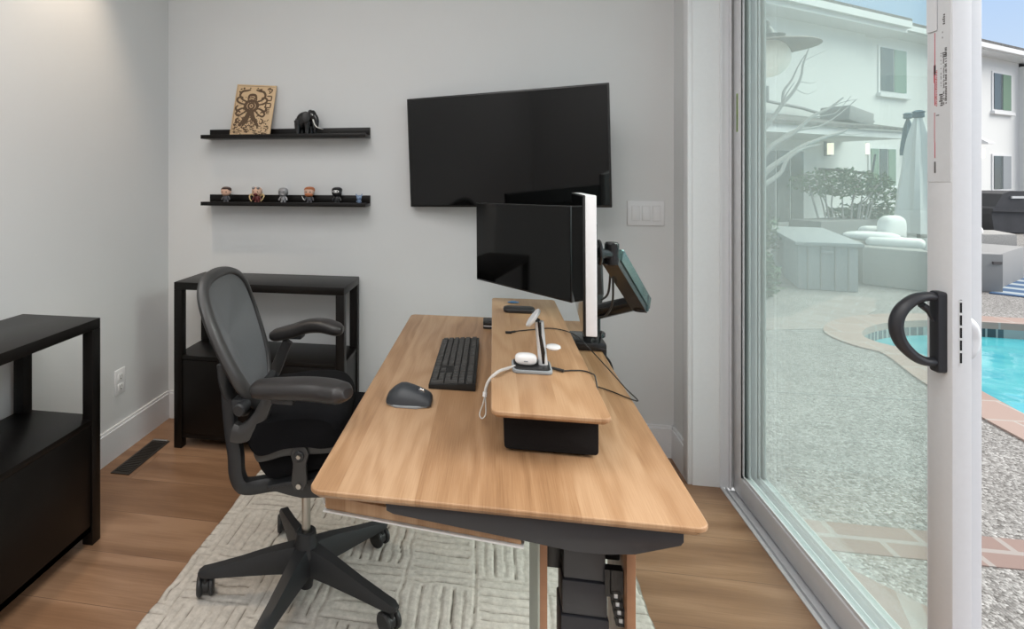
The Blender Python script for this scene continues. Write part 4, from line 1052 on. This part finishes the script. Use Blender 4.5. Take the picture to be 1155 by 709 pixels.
# armrests
def armrest(pad_pts, widths, sup, knob, Y):
    P_ = catmull(pad_pts, 5); n = len(P_); W = []
    for i in range(n):
        f_ = i/(n-1)*(len(widths)-1); j = min(int(f_), len(widths)-2); W.append(widths[j]+(widths[j+1]-widths[j])*(f_-j))
    ar = obj('armrest', MB().tube(P_, W, 18, up=(0, 0, 1), flat=.62, pw=2.6), m_pad, ch)
    S_ = catmull([onY(a, b, Y) for a, b in sup[0]], 5); m_ = len(S_)
    ww = [sup[1][0]+(sup[1][1]-sup[1][0])*i/(m_-1) for i in range(m_)]
    obj('arm_support', MB().tube(S_, ww, 12, up=(0, 1, 0), flat=.7, pw=2.3), m_chairframe, ar)
    c_ = (P_[n//3]+P_[n//2])/2
    obj('pad_mount', MB().box(c_+Vector((-.05, -.024, -.034)), c_+Vector((.010, .024, -.016)), .005), m_chair, ar)
    if knob:
        k_ = onY(*knob, Y-.01); obj('height_knob', MB().cyl(k_+Vector((0, -.03, 0)), k_+Vector((0, .02, 0)), .017, 20, bev=.004).box(k_+Vector((-.03, -.01, -.012)), k_+Vector((.0, .03, .02)), .005), m_chair, ar)
far_dummy = None
near_pad = [onY(a, b, y) for a, b, y in ((284, 438, 1.330), (292, 438, 1.330), (315, 438, 1.325), (345, 438, 1.32), (368, 440, 1.315), (384, 443, 1.30), (392, 443.5, 1.29))]
armrest(near_pad, [.016, .033, .038, .040, .041, .041, .037, .018], ([(304, 447), (299, 458), (293, 471), (284, 482), (273, 488), (264, 486)], (.0165, .029)), (274, 458), 1.40)
far_pad = [onY(a, b, y) for a, b, y in ((306, 378, 1.86), (313, 377, 1.86), (330, 373, 1.86), (348, 367.5, 1.86), (365, 367, 1.85), (380, 371, 1.84), (387, 372, 1.84))]
armrest(far_pad, [.020, .034, .038, .038, .038, .037, .033, .018], ([(325, 384), (319, 397), (313, 412), (305, 428), (296, 436)], (.018, .024)), None, 1.86)

# ================================================================== EXTERIOR
G = -.09
pool_in = [(3.05, 1.2), (3.0, 2.6), (3.03, 3.5), (3.12, 4.15), (3.25, 4.65), (3.27, 4.92), (3.16, 5.12), (3.17, 5.33), (3.40, 5.62), (3.80, 5.87), (4.3, 5.99), (4.9, 5.95), (5.8, 5.85), (7.5, 5.4), (9, 4.4), (9.5, 2.5), (8.5, .8), (6, .2), (4, .3)]
pin = [(p.x, p.y) for p in catmull([Vector((a, b, 0)) for a, b in pool_in], 5, True)]
pc_ = Vector((sum(p[0] for p in pin)/len(pin), sum(p[1] for p in pin)/len(pin)))
def offset(poly, d):
    out = []; n = len(poly)
    for i in range(n):
        a = Vector(poly[i-1]); b = Vector(poly[(i+1) % n]); t_ = (b-a).normalized(); nn = Vector((t_.y, -t_.x))
        if (Vector(poly[i])-pc_).dot(nn) < 0: nn = -nn
        out.append((poly[i][0]+nn.x*d, poly[i][1]+nn.y*d))
    return out
pout = offset(pin, .27)
outer = [(1.10, -8), (60, -8), (60, 70), (-25, 70), (-25, 5.2), (1.10, 5.2)]
def tess(loops, z, mb, thick=None):
    L3 = [[Vector((x, y, z)) for x, y in lp] for lp in loops]; flat = [p for lp in L3 for p in lp]
    mb.add(flat, [list(t_) for t_ in tessellate_polygon(L3)]); return mb
struct('ground_patio', tess([outer, pout], G, MB()), m_pebble)
pl = bpy.data.objects.new('swimming_pool', None); col.objects.link(pl); pl.location = (5, 3, G); pl['label'] = 'turquoise swimming pool with pink brick coping in the patio'; pl['category'] = 'swimming pool'
cp = MB(); n = len(pin)
vs = [(x, y, G-.02) for x, y in pout]+[(x, y, G+.012) for x, y in pout]+[(x, y, G+.012) for x, y in pin]+[(x, y, G-.05) for x, y in pin]
fs = []
for i in range(n):
    j = (i+1) % n
    for k_ in range(3): fs.append([k_*n+i, k_*n+j, (k_+1)*n+j, (k_+1)*n+i])
cp.add(vs, fs); obj('coping', cp, m_coping, pl, label='pink brick coping')
tl = MB(); tl.add([(x, y, G-.05) for x, y in pin]+[(x, y, G-.30) for x, y in pin], [[i, (i+1) % n, n+(i+1) % n, n+i] for i in range(n)])
obj('waterline_tile', tl, m_tile, pl)
obj('water', tess([pin], G-.13, MB()), m_water, pl)
# brick bands and joint lines set in the patio
struct('trim_4', MB().box((1.12, 2.262, G-.02), (9, 2.445, G+.004)), m_brick)
struct('trim_5', MB().prism([(1.12, 1.90), (1.22, 2.20), (1.9, 1.45), (3.0, .3), (2.4, 0), (1.2, 1.2)], 'z', G-.02, G+.003), m_brick_b)
struct('trim_6', MB().box((1.12, 3.86, G-.02), (3.0, 3.875, G+.002)).box((1.6, 5.40, G-.02), (3.0, 5.42, G+.002)), m_concrete)
m_band = brick_mat('grey_pink_band', c4(.24, .20, .185), c4(.28, .25, .235), c4(.30, .29, .28), .3, .2, .01, .6)
struct('trim_7', MB().prism([(2.25, 5.35), (3.1, 5.55), (3.9, 6.35), (4.3, 7.0), (4.0, 7.1), (3.5, 6.6), (2.9, 5.95), (2.2, 5.60)], 'z', G-.02, G+.003), m_band)

# ---- house across the patio
U2 = Vector((.826, .564, 0)).normalized(); N2 = Vector((U2.y, -U2.x, 0))    # N2 points toward the camera side
W0 = Vector((10.62, 16.67, 0))
def onW(x, y, off=0):   # point on the house wall plane pushed `off` toward us
    return onPlane(x, y, W0+N2*off, N2)
def wt(p): return (p-W0).dot(U2)
def wbox(mb, t0, t1, n0, n1, z0, z1, bev=0):
    P0 = W0
    vs = []
    for z in (z0, z1):
        for (t_, n_) in ((t0, n0), (t1, n0), (t1, n1), (t0, n1)):
            q = P0+U2*t_+N2*n_; vs.append((q.x, q.y, z))
    mb.add(vs, [[0, 1, 2, 3], [4, 5, 6, 7], [0, 1, 5, 4], [1, 2, 6, 5], [2, 3, 7, 6], [3, 0, 4, 7]]); return mb
hs = root('neighbouring_house', W0+U2*2, 'white stucco two-storey house with grey roof across the pool patio', 'house')
tc_ = wt(onW(970, 150)); te = wt(onW(1149, 150)); 
obj('main_wall', wbox(MB(), -12, te, -6, 0, G-.1, 5.12), m_stucco, hs)
obj('wing_wall', wbox(MB(), -12, tc_, 0, .12, G-.1, 5.12), m_stucco, hs)
obj('end_wing', wbox(MB(), te, te+8, -6, .5, G-.1, 4.9), m_stucco, hs)
tj = wt(onW(1017, 40, .5))
obj('eave', wbox(MB(), -12, tj, 0, .62, 4.93, 5.18).add([], []), m_eave, hs)
obj('eave', wbox(MB(), tj, te+8, 0, .42, 5.02, 5.20), m_eave, hs)
obj('gutter', wbox(wbox(MB(), -12, tj, .62, .72, 5.04, 5.20), tj, te+8, .42, .52, 5.06, 5.20), m_eave, hs)
rf = MB(); 
for (t0, t1, n1, z0, z1) in ((-12, tj, .72, 5.20, 6.3), (tj, te+8, .52, 5.21, 6.0)):
    a = W0+U2*t0+N2*n1; b = W0+U2*t1+N2*n1; c_ = W0+U2*t1-N2*5; d = W0+U2*t0-N2*5
    vs = [(a.x, a.y, z0), (b.x, b.y, z0), (c_.x, c_.y, z1), (d.x, d.y, z1)]
    vs += [(x, y, z+.07) for x, y, z in vs]
    rf.add(vs, [[0, 1, 2, 3], [4, 5, 6, 7], [0, 1, 5, 4], [1, 2, 6, 5], [2, 3, 7, 6], [3, 0, 4, 7]])
obj('roof', rf, m_roof, hs)
def hwin(xa, ya, xb, yb, panes, name='house_window', frame=.06, sill=True, off=.0, nm='window'):
    a = onW(xa, ya, off); b = onW(xb, yb, off); t0, t1 = wt(a), wt(b); z1 = onW((xa+xb)/2, ya, off).z; z0 = onW((xa+xb)/2, yb, off).z
    o = obj(nm, wbox(MB(), t0-frame, t1+frame, off-.02, off+.03, z0-frame, z1+frame), m_eave, hs)
    n = len(panes)
    for i, mt in enumerate(panes):
        q0 = t0+(t1-t0)*i/n+.03; q1 = t0+(t1-t0)*(i+1)/n-.03
        obj('pane', wbox(MB(), q0, q1, off+.02, off+.045, z0, z1), mt, o)
    if sill: obj('sill', wbox(MB(), t0-.12, t1+.12, off+.0, off+.10, z0-.16, z0-.06), m_eave, o)
hwin(991, 56, 1021, 104, [m_exglass, m_exgreen])
hwin(1119, 84, 1139, 124, [m_exglass, m_exgreen])
hwin(1119, 176, 1139, 213, [m_exglass, m_resin], sill=False)
hwin(980, 168, 1009, 209, [m_exgreen, m_exglass, m_exgreen])
hwin(857, 170, 905, 250, [m_exglass, m_exglass, m_exglass], off=.12, sill=False, nm='patio_door')
# patio cover with its own shingled roof
t1c = wt(onW(1018, 160, 1.3)); pcv = obj('patio_cover', wbox(MB(), -12, t1c, .1, 1.35, 2.14, 2.30), m_eave, hs)
rf2 = MB(); a = W0+U2*-12+N2*1.42; b = W0+U2*(t1c+.1)+N2*1.42; c_ = W0+U2*(t1c+.1-.5)+N2*.1; d = W0+U2*-12+N2*.1
vs = [(a.x, a.y, 2.30), (b.x, b.y, 2.30), (c_.x, c_.y, 2.62), (d.x, d.y, 2.75)]; vs += [(x, y, z+.07) for x, y, z in vs]
rf2.add(vs, [[0, 1, 2, 3], [4, 5, 6, 7], [0, 1, 5, 4], [1, 2, 6, 5], [2, 3, 7, 6], [3, 0, 4, 7]])
obj('cover_roof', rf2, m_roof, pcv)
dm = onW(955, 132, .7); 
obj('roof_vent', MB().box(dm+Vector((-.5, -.3, -.18)), dm+Vector((.5, .3, .15)), .02, rot=(0, .15, .6)), m_concrete, hs)
gb = MB(); ga = [onW(842, 108, .3), onW(866, 114, .3), onW(905, 122, .3), onW(925, 128, .3), onW(985, 137, .3)]
obj('upper_ridge', MB().tube(ga, .035, 8), m_concrete, hs)
obj('vent_pipe', MB().cyl(onW(864.5, 113, .3), onW(864.5, 97, .3), .05, 10), m_concrete, hs)
# wall lanterns on the house
for i, (px, py, off, lb) in enumerate(((931.5, 168, .12, 'lit rectangular wall lantern left of the hanging outdoor screen'), (972, 168, .0, 'lit rectangular wall lantern above the outdoor screen'), (1021, 173, 0, 'lit rectangular wall lantern partly behind the closed umbrella'), (1102.5, 173, .0, 'lit rectangular wall lantern right of the sliding door post'))):
    p = onW(px, py, off)
    t = root('wall_lantern', p, lb, 'outdoor light', group='lit wall lanterns on the white house')
    tt = wt(p)
    obj('lantern_body', wbox(MB(), tt-.10, tt+.10, off+.01, off+.06, p.z-.17, p.z+.17), m_galv, t)
    obj('lantern_glass', wbox(MB(), tt-.065, tt+.065, off+.05, off+.14, p.z-.14, p.z+.14), m_lit, t)
p = onW(1103, 159, 0); tt = wt(p)
t = root('wall_hood', p, 'small white hood vent on the house wall above the right lantern', 'vent')
vs = [W0+U2*(tt-.15)+N2*.01, W0+U2*(tt+.15)+N2*.01, W0+U2*(tt+.22)+N2*.3, W0+U2*(tt-.22)+N2*.3]
vs = [(v.x, v.y, p.z+(.14 if i < 2 else -.06)) for i, v in enumerate(vs)]; vs += [(x, y, p.z-.1) for x, y, z in vs]
obj('hood', MB().add(vs, [[0, 1, 2, 3], [4, 5, 6, 7], [0, 1, 5, 4], [1, 2, 6, 5], [2, 3, 7, 6], [3, 0, 4, 7]]), m_eave, t)
# outdoor screen
c_ = onW(982, 196, 1.0); t = root('outdoor_screen', c_, 'dark teal outdoor television hung under the patio cover', 'television', rot=(.12, .06, math.atan2(U2.y, U2.x)+.45))
m_tealscreen = M_('teal_screen', c4(.03, .075, .075), .25)
obj('screen', MB().box((-.42, -.04, -.40), (.42, .0, .42), .01), m_tealscreen, t, local=True)
obj('wall_arm', MB().tube([Vector((0, .0, .0)), Vector((-.35, .5, 0)), Vector((-.1, .95, 0))], .03, 8), m_galv, t, local=True)

# barn lamp on this house's outside wall
lc = Vector((1.30, 2.86, 0)); zl = 1.31+(197.6-66)/F*2.61
t = root('barn_lamp', Vector((1.095, 2.86, zl+.17)), 'barn-style outdoor lamp with opal globe on a gooseneck outside the glass door', 'outdoor light')
t['category'] = 'outdoor lamp'
obj('globe', MB().ell((lc.x, lc.y, zl), (.092, .092, .090), 28, 18), m_lampglass, t, label='frosted white globe')
obj('lamp_shade', MB().lathe([(.040, .085), (.10, .082), (.205, .056), (.208, .052), (.10, .076), (.040, .079)], loc=(lc.x, lc.y, zl), n=40), m_shade, t)
obj('socket_cap', MB().lathe([(.068, .104), (.070, .107), (.030, .114), (.026, .132), (.014, .146), (.010, .155)], loc=(lc.x, lc.y, zl), n=24).lathe([(.035, .085), (.028, .104)], loc=(lc.x, lc.y, zl), n=20), m_galv, t)
obj('gooseneck', MB().tube(catmull([(lc.x, lc.y, zl+.150), (lc.x-.003, lc.y, zl+.172), (lc.x-.02, lc.y, zl+.184), (lc.x-.06, lc.y, zl+.188), (1.099, lc.y, zl+.188)], 6), .0085, 10, up=(0, 1, 0)).cyl((1.099, lc.y, zl+.188), (1.112, lc.y, zl+.188), .045), m_galv, t)

# grey deck storage box
sb = [(3.70, 7.40), (4.29, 7.29), (5.0, 9.36), (4.35, 9.50)]
t = root('deck_box', (4.3, 8.4, G), 'grey resin deck storage box on the patio seen through the glass', 'storage box')
obj('box_body', MB().prism(sb, 'z', G+.003, .45, .01), m_resin, t)
sbo = [(3.65, 7.36), (4.33, 7.24), (5.05, 9.40), (4.30, 9.55)]
obj('lid', MB().prism(sbo, 'z', .452, .50, .01), m_resin, t)
fr_ = MB()
for f_ in (.16, .38, .62, .84):
    p = Vector((3.70, 7.40)).lerp(Vector((4.29, 7.29)), f_); fr_.box((p.x-.006, p.y-.012, G+.01), (p.x+.006, p.y+.0, .44))
obj('panel_groove', fr_, m_concrete, t)
p = Vector((3.70, 7.40)).lerp(Vector((4.29, 7.29)), .48); obj('latch', MB().box((p.x-.07, p.y-.02, .36), (p.x+.07, p.y+.0, .40), .004), m_resin, t)

# wicker sofas
def sofa(poly, z1, label, name='patio_sofa', group=None):
    t = root(name, Vector((sum(p[0] for p in poly)/len(poly), sum(p[1] for p in poly)/len(poly), G)), label, 'sofa', group=group)
    obj('wicker_base', MB().prism(poly, 'z', G+.003, z1, .03), m_wicker, t)
    return t
t = sofa([(4.66, 7.83), (5.15, 7.42), (5.40, 8.1), (5.6, 8.9), (5.15, 9.15)], .40, 'curved grey wicker patio sofa with white cushions behind the glass')
c_ = MB()
A_ = onPlane(948, 263, (5.2, 8.6, 0), (0.3, 1, 0)); 
obj('back_cushion', MB().box((5.08, 8.45, .38), (5.60, 8.70, .60), .08, seg=4), m_cushion, t)
obj('seat_cushion', MB().box((4.85, 7.80, .38), (5.42, 8.2, .50), .06, rot=(0, 0, -.6), seg=4), m_cushion, t)
obj('throw_pillow', MB().ell((5.32, 8.35, .60), (.22, .10, .17), 20, 12, e=.7, M=Matrix.Rotation(.5, 3, 'Z')), m_cushion, t)
obj('throw_pillow', MB().ell((4.98, 8.2, .50), (.30, .16, .06), 20, 12, e=.8, M=Matrix.Rotation(-.3, 3, 'Z')), m_cushion, t)
p0 = onPlane(1110, 290, (8.3, 10.6, 0), (0, 1, 0))
t = sofa([(8.24, 10.8), (8.80, 10.86), (9.05, 11.6), (8.4, 11.6)], .31, 'grey wicker outdoor armchair right of the door post beyond the fire table')
t2 = MB().box((7.5, 10.95, .20), (8.42, 11.5, .43), .08, seg=4).box((7.5, 10.96, G+.003), (8.3, 11.5, .2), .02)
obj('seat_cushion', t2, m_cushion, t)
# fire table
fp = [(5.45, 7.60), (5.885, 7.555), (6.93, 8.46), (6.45, 8.95)]
t = root('fire_table', (6.1, 8.1, G), 'low grey concrete fire table beside the pool', 'fire pit')
fp = [(5.40, 7.60), (5.98, 7.56), (6.92, 8.46), (6.40, 9.02)]
obj('end_panel', MB().prism([(5.35, 7.62), (5.98, 7.555), (6.02, 7.75), (5.40, 7.82)], 'z', G+.003, .37, .008), m_concrete, t)
obj('table_body', MB().prism([(5.40, 7.85), (6.06, 7.72), (7.10, 8.66), (6.60, 9.22)], 'z', G+.003, .345, .008), m_concrete, t)
obj('handle_slot', MB().box((5.88, 7.548, .25), (5.97, 7.570, .28)), m_ink, t)
m_flame = M_('flame', c4(1, .6, .3), .5, emis=c4(1, .62, .35), es=1.5)
obj('flame', MB().lathe([(.05, 0), (.075, .04), (.055, .10), (.02, .17), (0, .21)], loc=(5.85, 8.12, .345), n=12), m_flame, t, label='orange gas flame')
# covered barbecue
Dg = onZ(1128, 262, G)
t = root('covered_barbecue', (Dg.x, Dg.y, G), 'barbecue grill under a charcoal cover near the far house wall', 'barbecue')
gx = lambda a, b: onPlane(a, b, Dg, (ST, CT, 0))
def gpoly(lst, Dp): return [gx(a, b) for a, b in lst]
vf = gpoly([(1104, 260), (1101, 240), (1101, 234), (1105, 232), (1113, 218), (1122, 215), (1146, 215), (1154, 218), (1162, 232), (1166, 236), (1166, 262)], 0)
bk_ = [v+Vector((ST, CT, 0))*-.7 for v in vf]; nv = len(vf)
shift = Vector((ST, CT, 0))*.35
obj('cover', MB().add([v+shift for v in vf]+[v+shift for v in bk_], [list(range(nv)), [nv+i for i in range(nv)][::-1]]+[[i, (i+1) % nv, nv+(i+1) % nv, nv+i] for i in range(nv)]), m_cover, t)
sv = gpoly([(1100, 237), (1100, 234), (1168, 236), (1168, 239)], 0); o_ = Vector((ST, CT, 0))*-.40
obj('shelf_fold', MB().add([v+o_ for v in sv]+[v+o_+Vector((0, .1, 0)) for v in sv], [[0, 1, 2, 3], [4, 5, 6, 7], [0, 1, 5, 4], [1, 2, 6, 5], [2, 3, 7, 6], [3, 0, 4, 7]]), m_cover, t)
sv = gpoly([(1122, 223), (1122, 220.5), (1136, 220.5), (1136, 223)], 0)
obj('logo_patch', MB().add([v+o_*.95 for v in sv]+[v+o_*.8 for v in sv], [[0, 1, 2, 3], [4, 5, 6, 7], [0, 1, 5, 4], [1, 2, 6, 5], [2, 3, 7, 6], [3, 0, 4, 7]]), m_eave, t)
# striped outdoor rug
m_stripe, nt, b_ = newmat('blue_striped_outdoor_rug'); tcn = nd(nt, 'ShaderNodeTexCoord'); wv = nd(nt, 'ShaderNodeTexWave', Scale=1.1, Distortion=.0); wv.bands_direction = 'DIAGONAL'
nt.links.new(tcn.outputs['Object'], wv.inputs['Vector']); rp = ramp(nt, [(.35, c4(.03, .075, .16)), (.6, c4(.08, .16, .27)), (.85, c4(.32, .36, .38))]); nt.links.new(wv.outputs['Color'], rp.inputs[0]); nt.links.new(rp.outputs[0], b_.inputs['Base Color']); b_.inputs['Roughness'].default_value = .9
obj('outdoor_rug', MB().prism([(5.78, 7.48), (6.05, 7.25), (8.6, 8.5), (8.3, 9.5), (7.3, 8.9)], 'z', G+.001, G+.012), m_stripe, label='blue and white striped outdoor rug beside the fire table', cat='rug')
# closed umbrellas
def folded_umbrella(x, y0, y1, Dp, label, mt, wmax, name='patio_umbrella'):
    base = onZ(x, CY+F*(H-G)/Dp, G); top = H-(y0-CY)/F*Dp; bot = H-(y1-CY)/F*Dp
    t = root(name, base, label, 'umbrella', group='folded patio umbrellas')
    secs = []; L_ = top-bot
    for i in range(15):
        f_ = i/14; z = bot+L_*f_; r_ = wmax*(.62+.5*math.sin(f_*9)*.12+(.35 if .35 < f_ < .6 else .30)*(1-f_))*(1-f_**3*.75)
        sec = []
        for k_ in range(24):
            a = 2*PI*k_/24; rr_ = r_*(1+.22*math.cos(6*a+f_*2))
            sec.append((base.x+rr_*math.cos(a), base.y+rr_*math.sin(a), z))
        secs.append(sec)
    obj('canopy', MB().loft(secs), mt, t)
    obj('pole', MB().cyl(base+Vector((0, 0, .003)), Vector((base.x, base.y, top+.05)), .025, 10).cyl(base+Vector((0, 0, .003)), base+Vector((0, 0, .08)), .28, 20), m_galv, t)
    obj('finial', MB().lathe([(.05, 0), (.08, .02), (.07, .08), (.09, .10), (.04, .13)], loc=(base.x, base.y, top), n=14), m_navy, t)
folded_umbrella(1036, 133, 262, 9.0, 'closed white patio umbrella beside the glass door post', m_canvas, .30)
folded_umbrella(1024, 134, 175, 11.5, 'folded navy umbrella behind the white closed umbrella', m_navy, .13)
# planter with bamboo-like shrub
def leafball(mb, c, rad, n, size, seed):
    r = random.Random(seed)
    for i in range(n):
        while True:
            q = Vector((r.uniform(-1, 1), r.uniform(-1, 1), r.uniform(-1, 1)))
            if q.length < 1: break
        p = Vector(c)+Vector((q.x*rad[0], q.y*rad[1], q.z*rad[2]))
        d = Vector((r.gauss(0, 1), r.gauss(0, 1), r.gauss(0, .6))).normalized(); e = d.cross(Vector((r.gauss(0, 1), r.gauss(0, 1), r.gauss(0, 1)))).normalized()
        s = size*r.uniform(.6, 1.3); nn = d.cross(e)*.15*s
        mb.add([p, p+d*s*.5+e*s*.22+nn, p+d*s, p+d*s*.5-e*s*.22+nn], [[0, 1, 2, 3]])
pb = onZ(945, CY+F*(H-G)/11.2, G)
t = root('potted_shrub', pb, 'green shrub with bare lower stems in a dark planter before the white house', 'plant')
obj('planter', MB().box(pb+Vector((-.95, -.3, .003)), pb+Vector((1.1, .35, .50)), .02, rot=(0, 0, .5), piv=pb), m_planter, t)
stm = MB(); rd = random.Random(5)
for i in range(14):
    x = rd.uniform(-.35, .6); tpv = Vector((x*1.7+rd.uniform(-.1, .1), rd.uniform(-.2, .3), rd.uniform(1.05, 1.5)))
    stm.tube([pb+Vector((x, 0, .45)), pb+Vector((x*1.2, .05, .8)), pb+tpv], [.018, .014, .008], 6)
obj('stem', stm, m_bark, t)
lf = MB(); leafball(lf, pb+Vector((.1, .1, 1.25)), (.95, .35, .30), 1100, .11, 3); leafball(lf, pb+Vector((.9, .2, 1.0)), (.45, .3, .25), 250, .10, 4)
obj('foliage', lf, m_leaf, t)
gr = MB(); leafball(gr, pb+Vector((.8, .3, .62)), (.9, .25, .18), 450, .14, 6)
obj('low_grass', gr, m_leaf2, t)
# left hedge of shrubs by the glass
for (px, Dp, z0, sz, lb, sd) in ((852, 8.0, .45, .38, 'leafy shrub at the left edge of the glass, the upper one behind the bare tree', 11), (852, 6.3, .15, .28, 'low pale leafy shrub left of the grey deck box', 12)):
    q = onZ(px, CY+F*(H-G)/Dp, G)
    t = root('garden_shrub', q, lb, 'plant')
    lf = MB(); leafball(lf, q+Vector((0, 0, z0+.1)), (sz*.8, sz*.8, sz*1.1), 700, .10, sd)
    obj('foliage', lf, m_leaf2, t)
    obj('stem', MB().tube([q+Vector((0, 0, .003)), q+Vector((.02, 0, .3)), q+Vector((0, .03, z0+.2))], [.02, .015, .01], 8), m_bark, t)
# bare tree
t0_ = onZ(853, CY+F*(H-G)/5.4, G)
tr_ = root('bare_tree', t0_, 'leafless tree with pale branches outside the glass', 'tree')
nT = Vector((ST, CT, 0))
def tpt(x, y, d=0): return onPlane(x, y, t0_+nT*d, nT)
trunk = [t0_+Vector((0, 0, .003)), tpt(855, 290), tpt(854, 230), tpt(857, 180), tpt(858, 150), tpt(853, 110, .1), tpt(854, 85, .1), tpt(853, 60, .1)]
tbm = catmull(trunk, 5); nn_ = len(tbm)
obj('trunk', MB().tube(tbm, [.075-.055*min(1, (i/(nn_-1))) for i in range(nn_)], 12, up=(0, 1, 0)), m_bark, tr_)
br_ = [([(856, 185), (870, 165), (895, 150), (915, 132), (935, 122), (951, 110)], .040, 0),
       ([(850, 210), (868, 190), (885, 178), (905, 165), (930, 155), (948, 150), (957, 145)], .045, -.1),
       ([(848, 215), (862, 208), (880, 195), (888, 180), (905, 168), (925, 163)], .040, -.2),
       ([(858, 150), (870, 135), (883, 117), (895, 103), (903, 88), (906, 72), (912, 55)], .035, .1),
       ([(883, 117), (884, 103), (893, 90), (900, 75), (908, 62)], .022, .1),
       ([(868, 165), (890, 150), (905, 146), (925, 142), (945, 130), (966, 112)], .022, .2),
       ([(884, 120), (886, 108), (896, 93)], .016, .0), ([(915, 132), (932, 130), (944, 126), (960, 108)], .012, .05),
       ([(903, 92), (915, 94), (922, 91)], .006, 0), ([(897, 100), (910, 106), (922, 101)], .006, 0), ([(938, 121), (948, 116), (960, 113), (968, 112)], .008, 0),
       ([(905, 70), (912, 66), (935, 55)], .006, .05), ([(930, 155), (945, 150), (960, 152), (975, 150)], .008, -.1)]
for ps_, r_, d in br_:
    P_ = catmull([tpt(a, b, d) for a, b in ps_], 4); m_ = len(P_)
    obj('branch', MB().tube(P_, [r_*.72*(1-.75*i/(m_-1)) for i in range(m_)], 8, up=(0, 1, 0)), m_bark, tr_)

# ================================================================== LIGHT
wd = bpy.data.worlds.new('sky'); sc.world = wd; wd.use_nodes = True; nt = wd.node_tree; nt.nodes.clear()
out = nd(nt, 'ShaderNodeOutputWorld'); bg = nd(nt, 'ShaderNodeBackground'); tcw = nd(nt, 'ShaderNodeTexCoord'); spw = nd(nt, 'ShaderNodeSeparateXYZ')
nt.links.new(tcw.outputs['Generated'], spw.inputs[0])
rw = ramp(nt, [(0.0, c4(.75, .76, .76)), (.03, c4(.70, .82, .95)), (.22, c4(.50, .68, .95)), (.55, c4(.80, .86, .95)), (.9, c4(1.0, 1.0, 1.0))]); nt.links.new(spw.outputs['Z'], rw.inputs[0])
nt.links.new(rw.outputs[0], bg.inputs[0]); bg.inputs[1].default_value = 1.0; nt.links.new(bg.outputs[0], out.inputs[0])
SKY = bg
sun = bpy.data.lights.new('sun', 'SUN'); sun.energy = 5.6; sun.angle = math.radians(55); sun.color = (1, .965, .91)
so = bpy.data.objects.new('sun', sun); col.objects.link(so); so.rotation_euler = Vector((.72, .0, .69)).to_track_quat('Z', 'Y').to_euler()
def area(name, loc, size, power, colr, rot=(0, 0, 0), sy=None):
    l = bpy.data.lights.new(name, 'AREA'); l.energy = power; l.color = colr; l.size = size
    if sy: l.shape = 'RECTANGLE'; l.size_y = sy
    o = bpy.data.objects.new(name, l); col.objects.link(o); o.location = loc; o.rotation_euler = rot; return o
area('ceiling_fill_a', (-.55, .9, ZC-.03), 1.6, 25, (1, .985, .96), sy=1.2)  # unseen soft fill under the ceiling, added to brighten the room
area('ceiling_fill_b', (-.45, -.8, ZC-.03), 1.6, 37, (1, .985, .96), sy=1.2)  # second added fill, behind the camera, no fixture modelled
# recessed can washing the left wall
cl = root('recessed_downlight', (-1.55, 1.95, ZC), 'round white recessed ceiling downlight near the left wall', 'ceiling light')
obj('trim_ring', MB().lathe([(.055, -.004), (.085, -.004), (.087, 0), (.055, 0)], loc=(-1.55, 1.95, ZC-.0005), n=32), m_trim, cl)
sp_ = bpy.data.lights.new('downlight_spot', 'SPOT'); sp_.energy = 60; sp_.spot_size = math.radians(66); sp_.spot_blend = .8; sp_.color = (1, .80, .60); sp_.shadow_soft_size = .05
spo = bpy.data.objects.new('downlight_spot', sp_); col.objects.link(spo); spo.location = (-1.55, 1.95, ZC-.03)

sc.view_settings.view_transform = 'Standard'; sc.view_settings.look = 'None'; sc.view_settings.gamma = 1
sc.view_settings.use_curve_mapping = False; sc.view_settings.exposure = 0.0
try:
    sc.cycles.use_denoising = True; sc.cycles.max_bounces = 10; sc.cycles.diffuse_bounces = 5; sc.cycles.transparent_max_bounces = 16
    sc.cycles.sample_clamp_indirect = 6
except Exception: pass
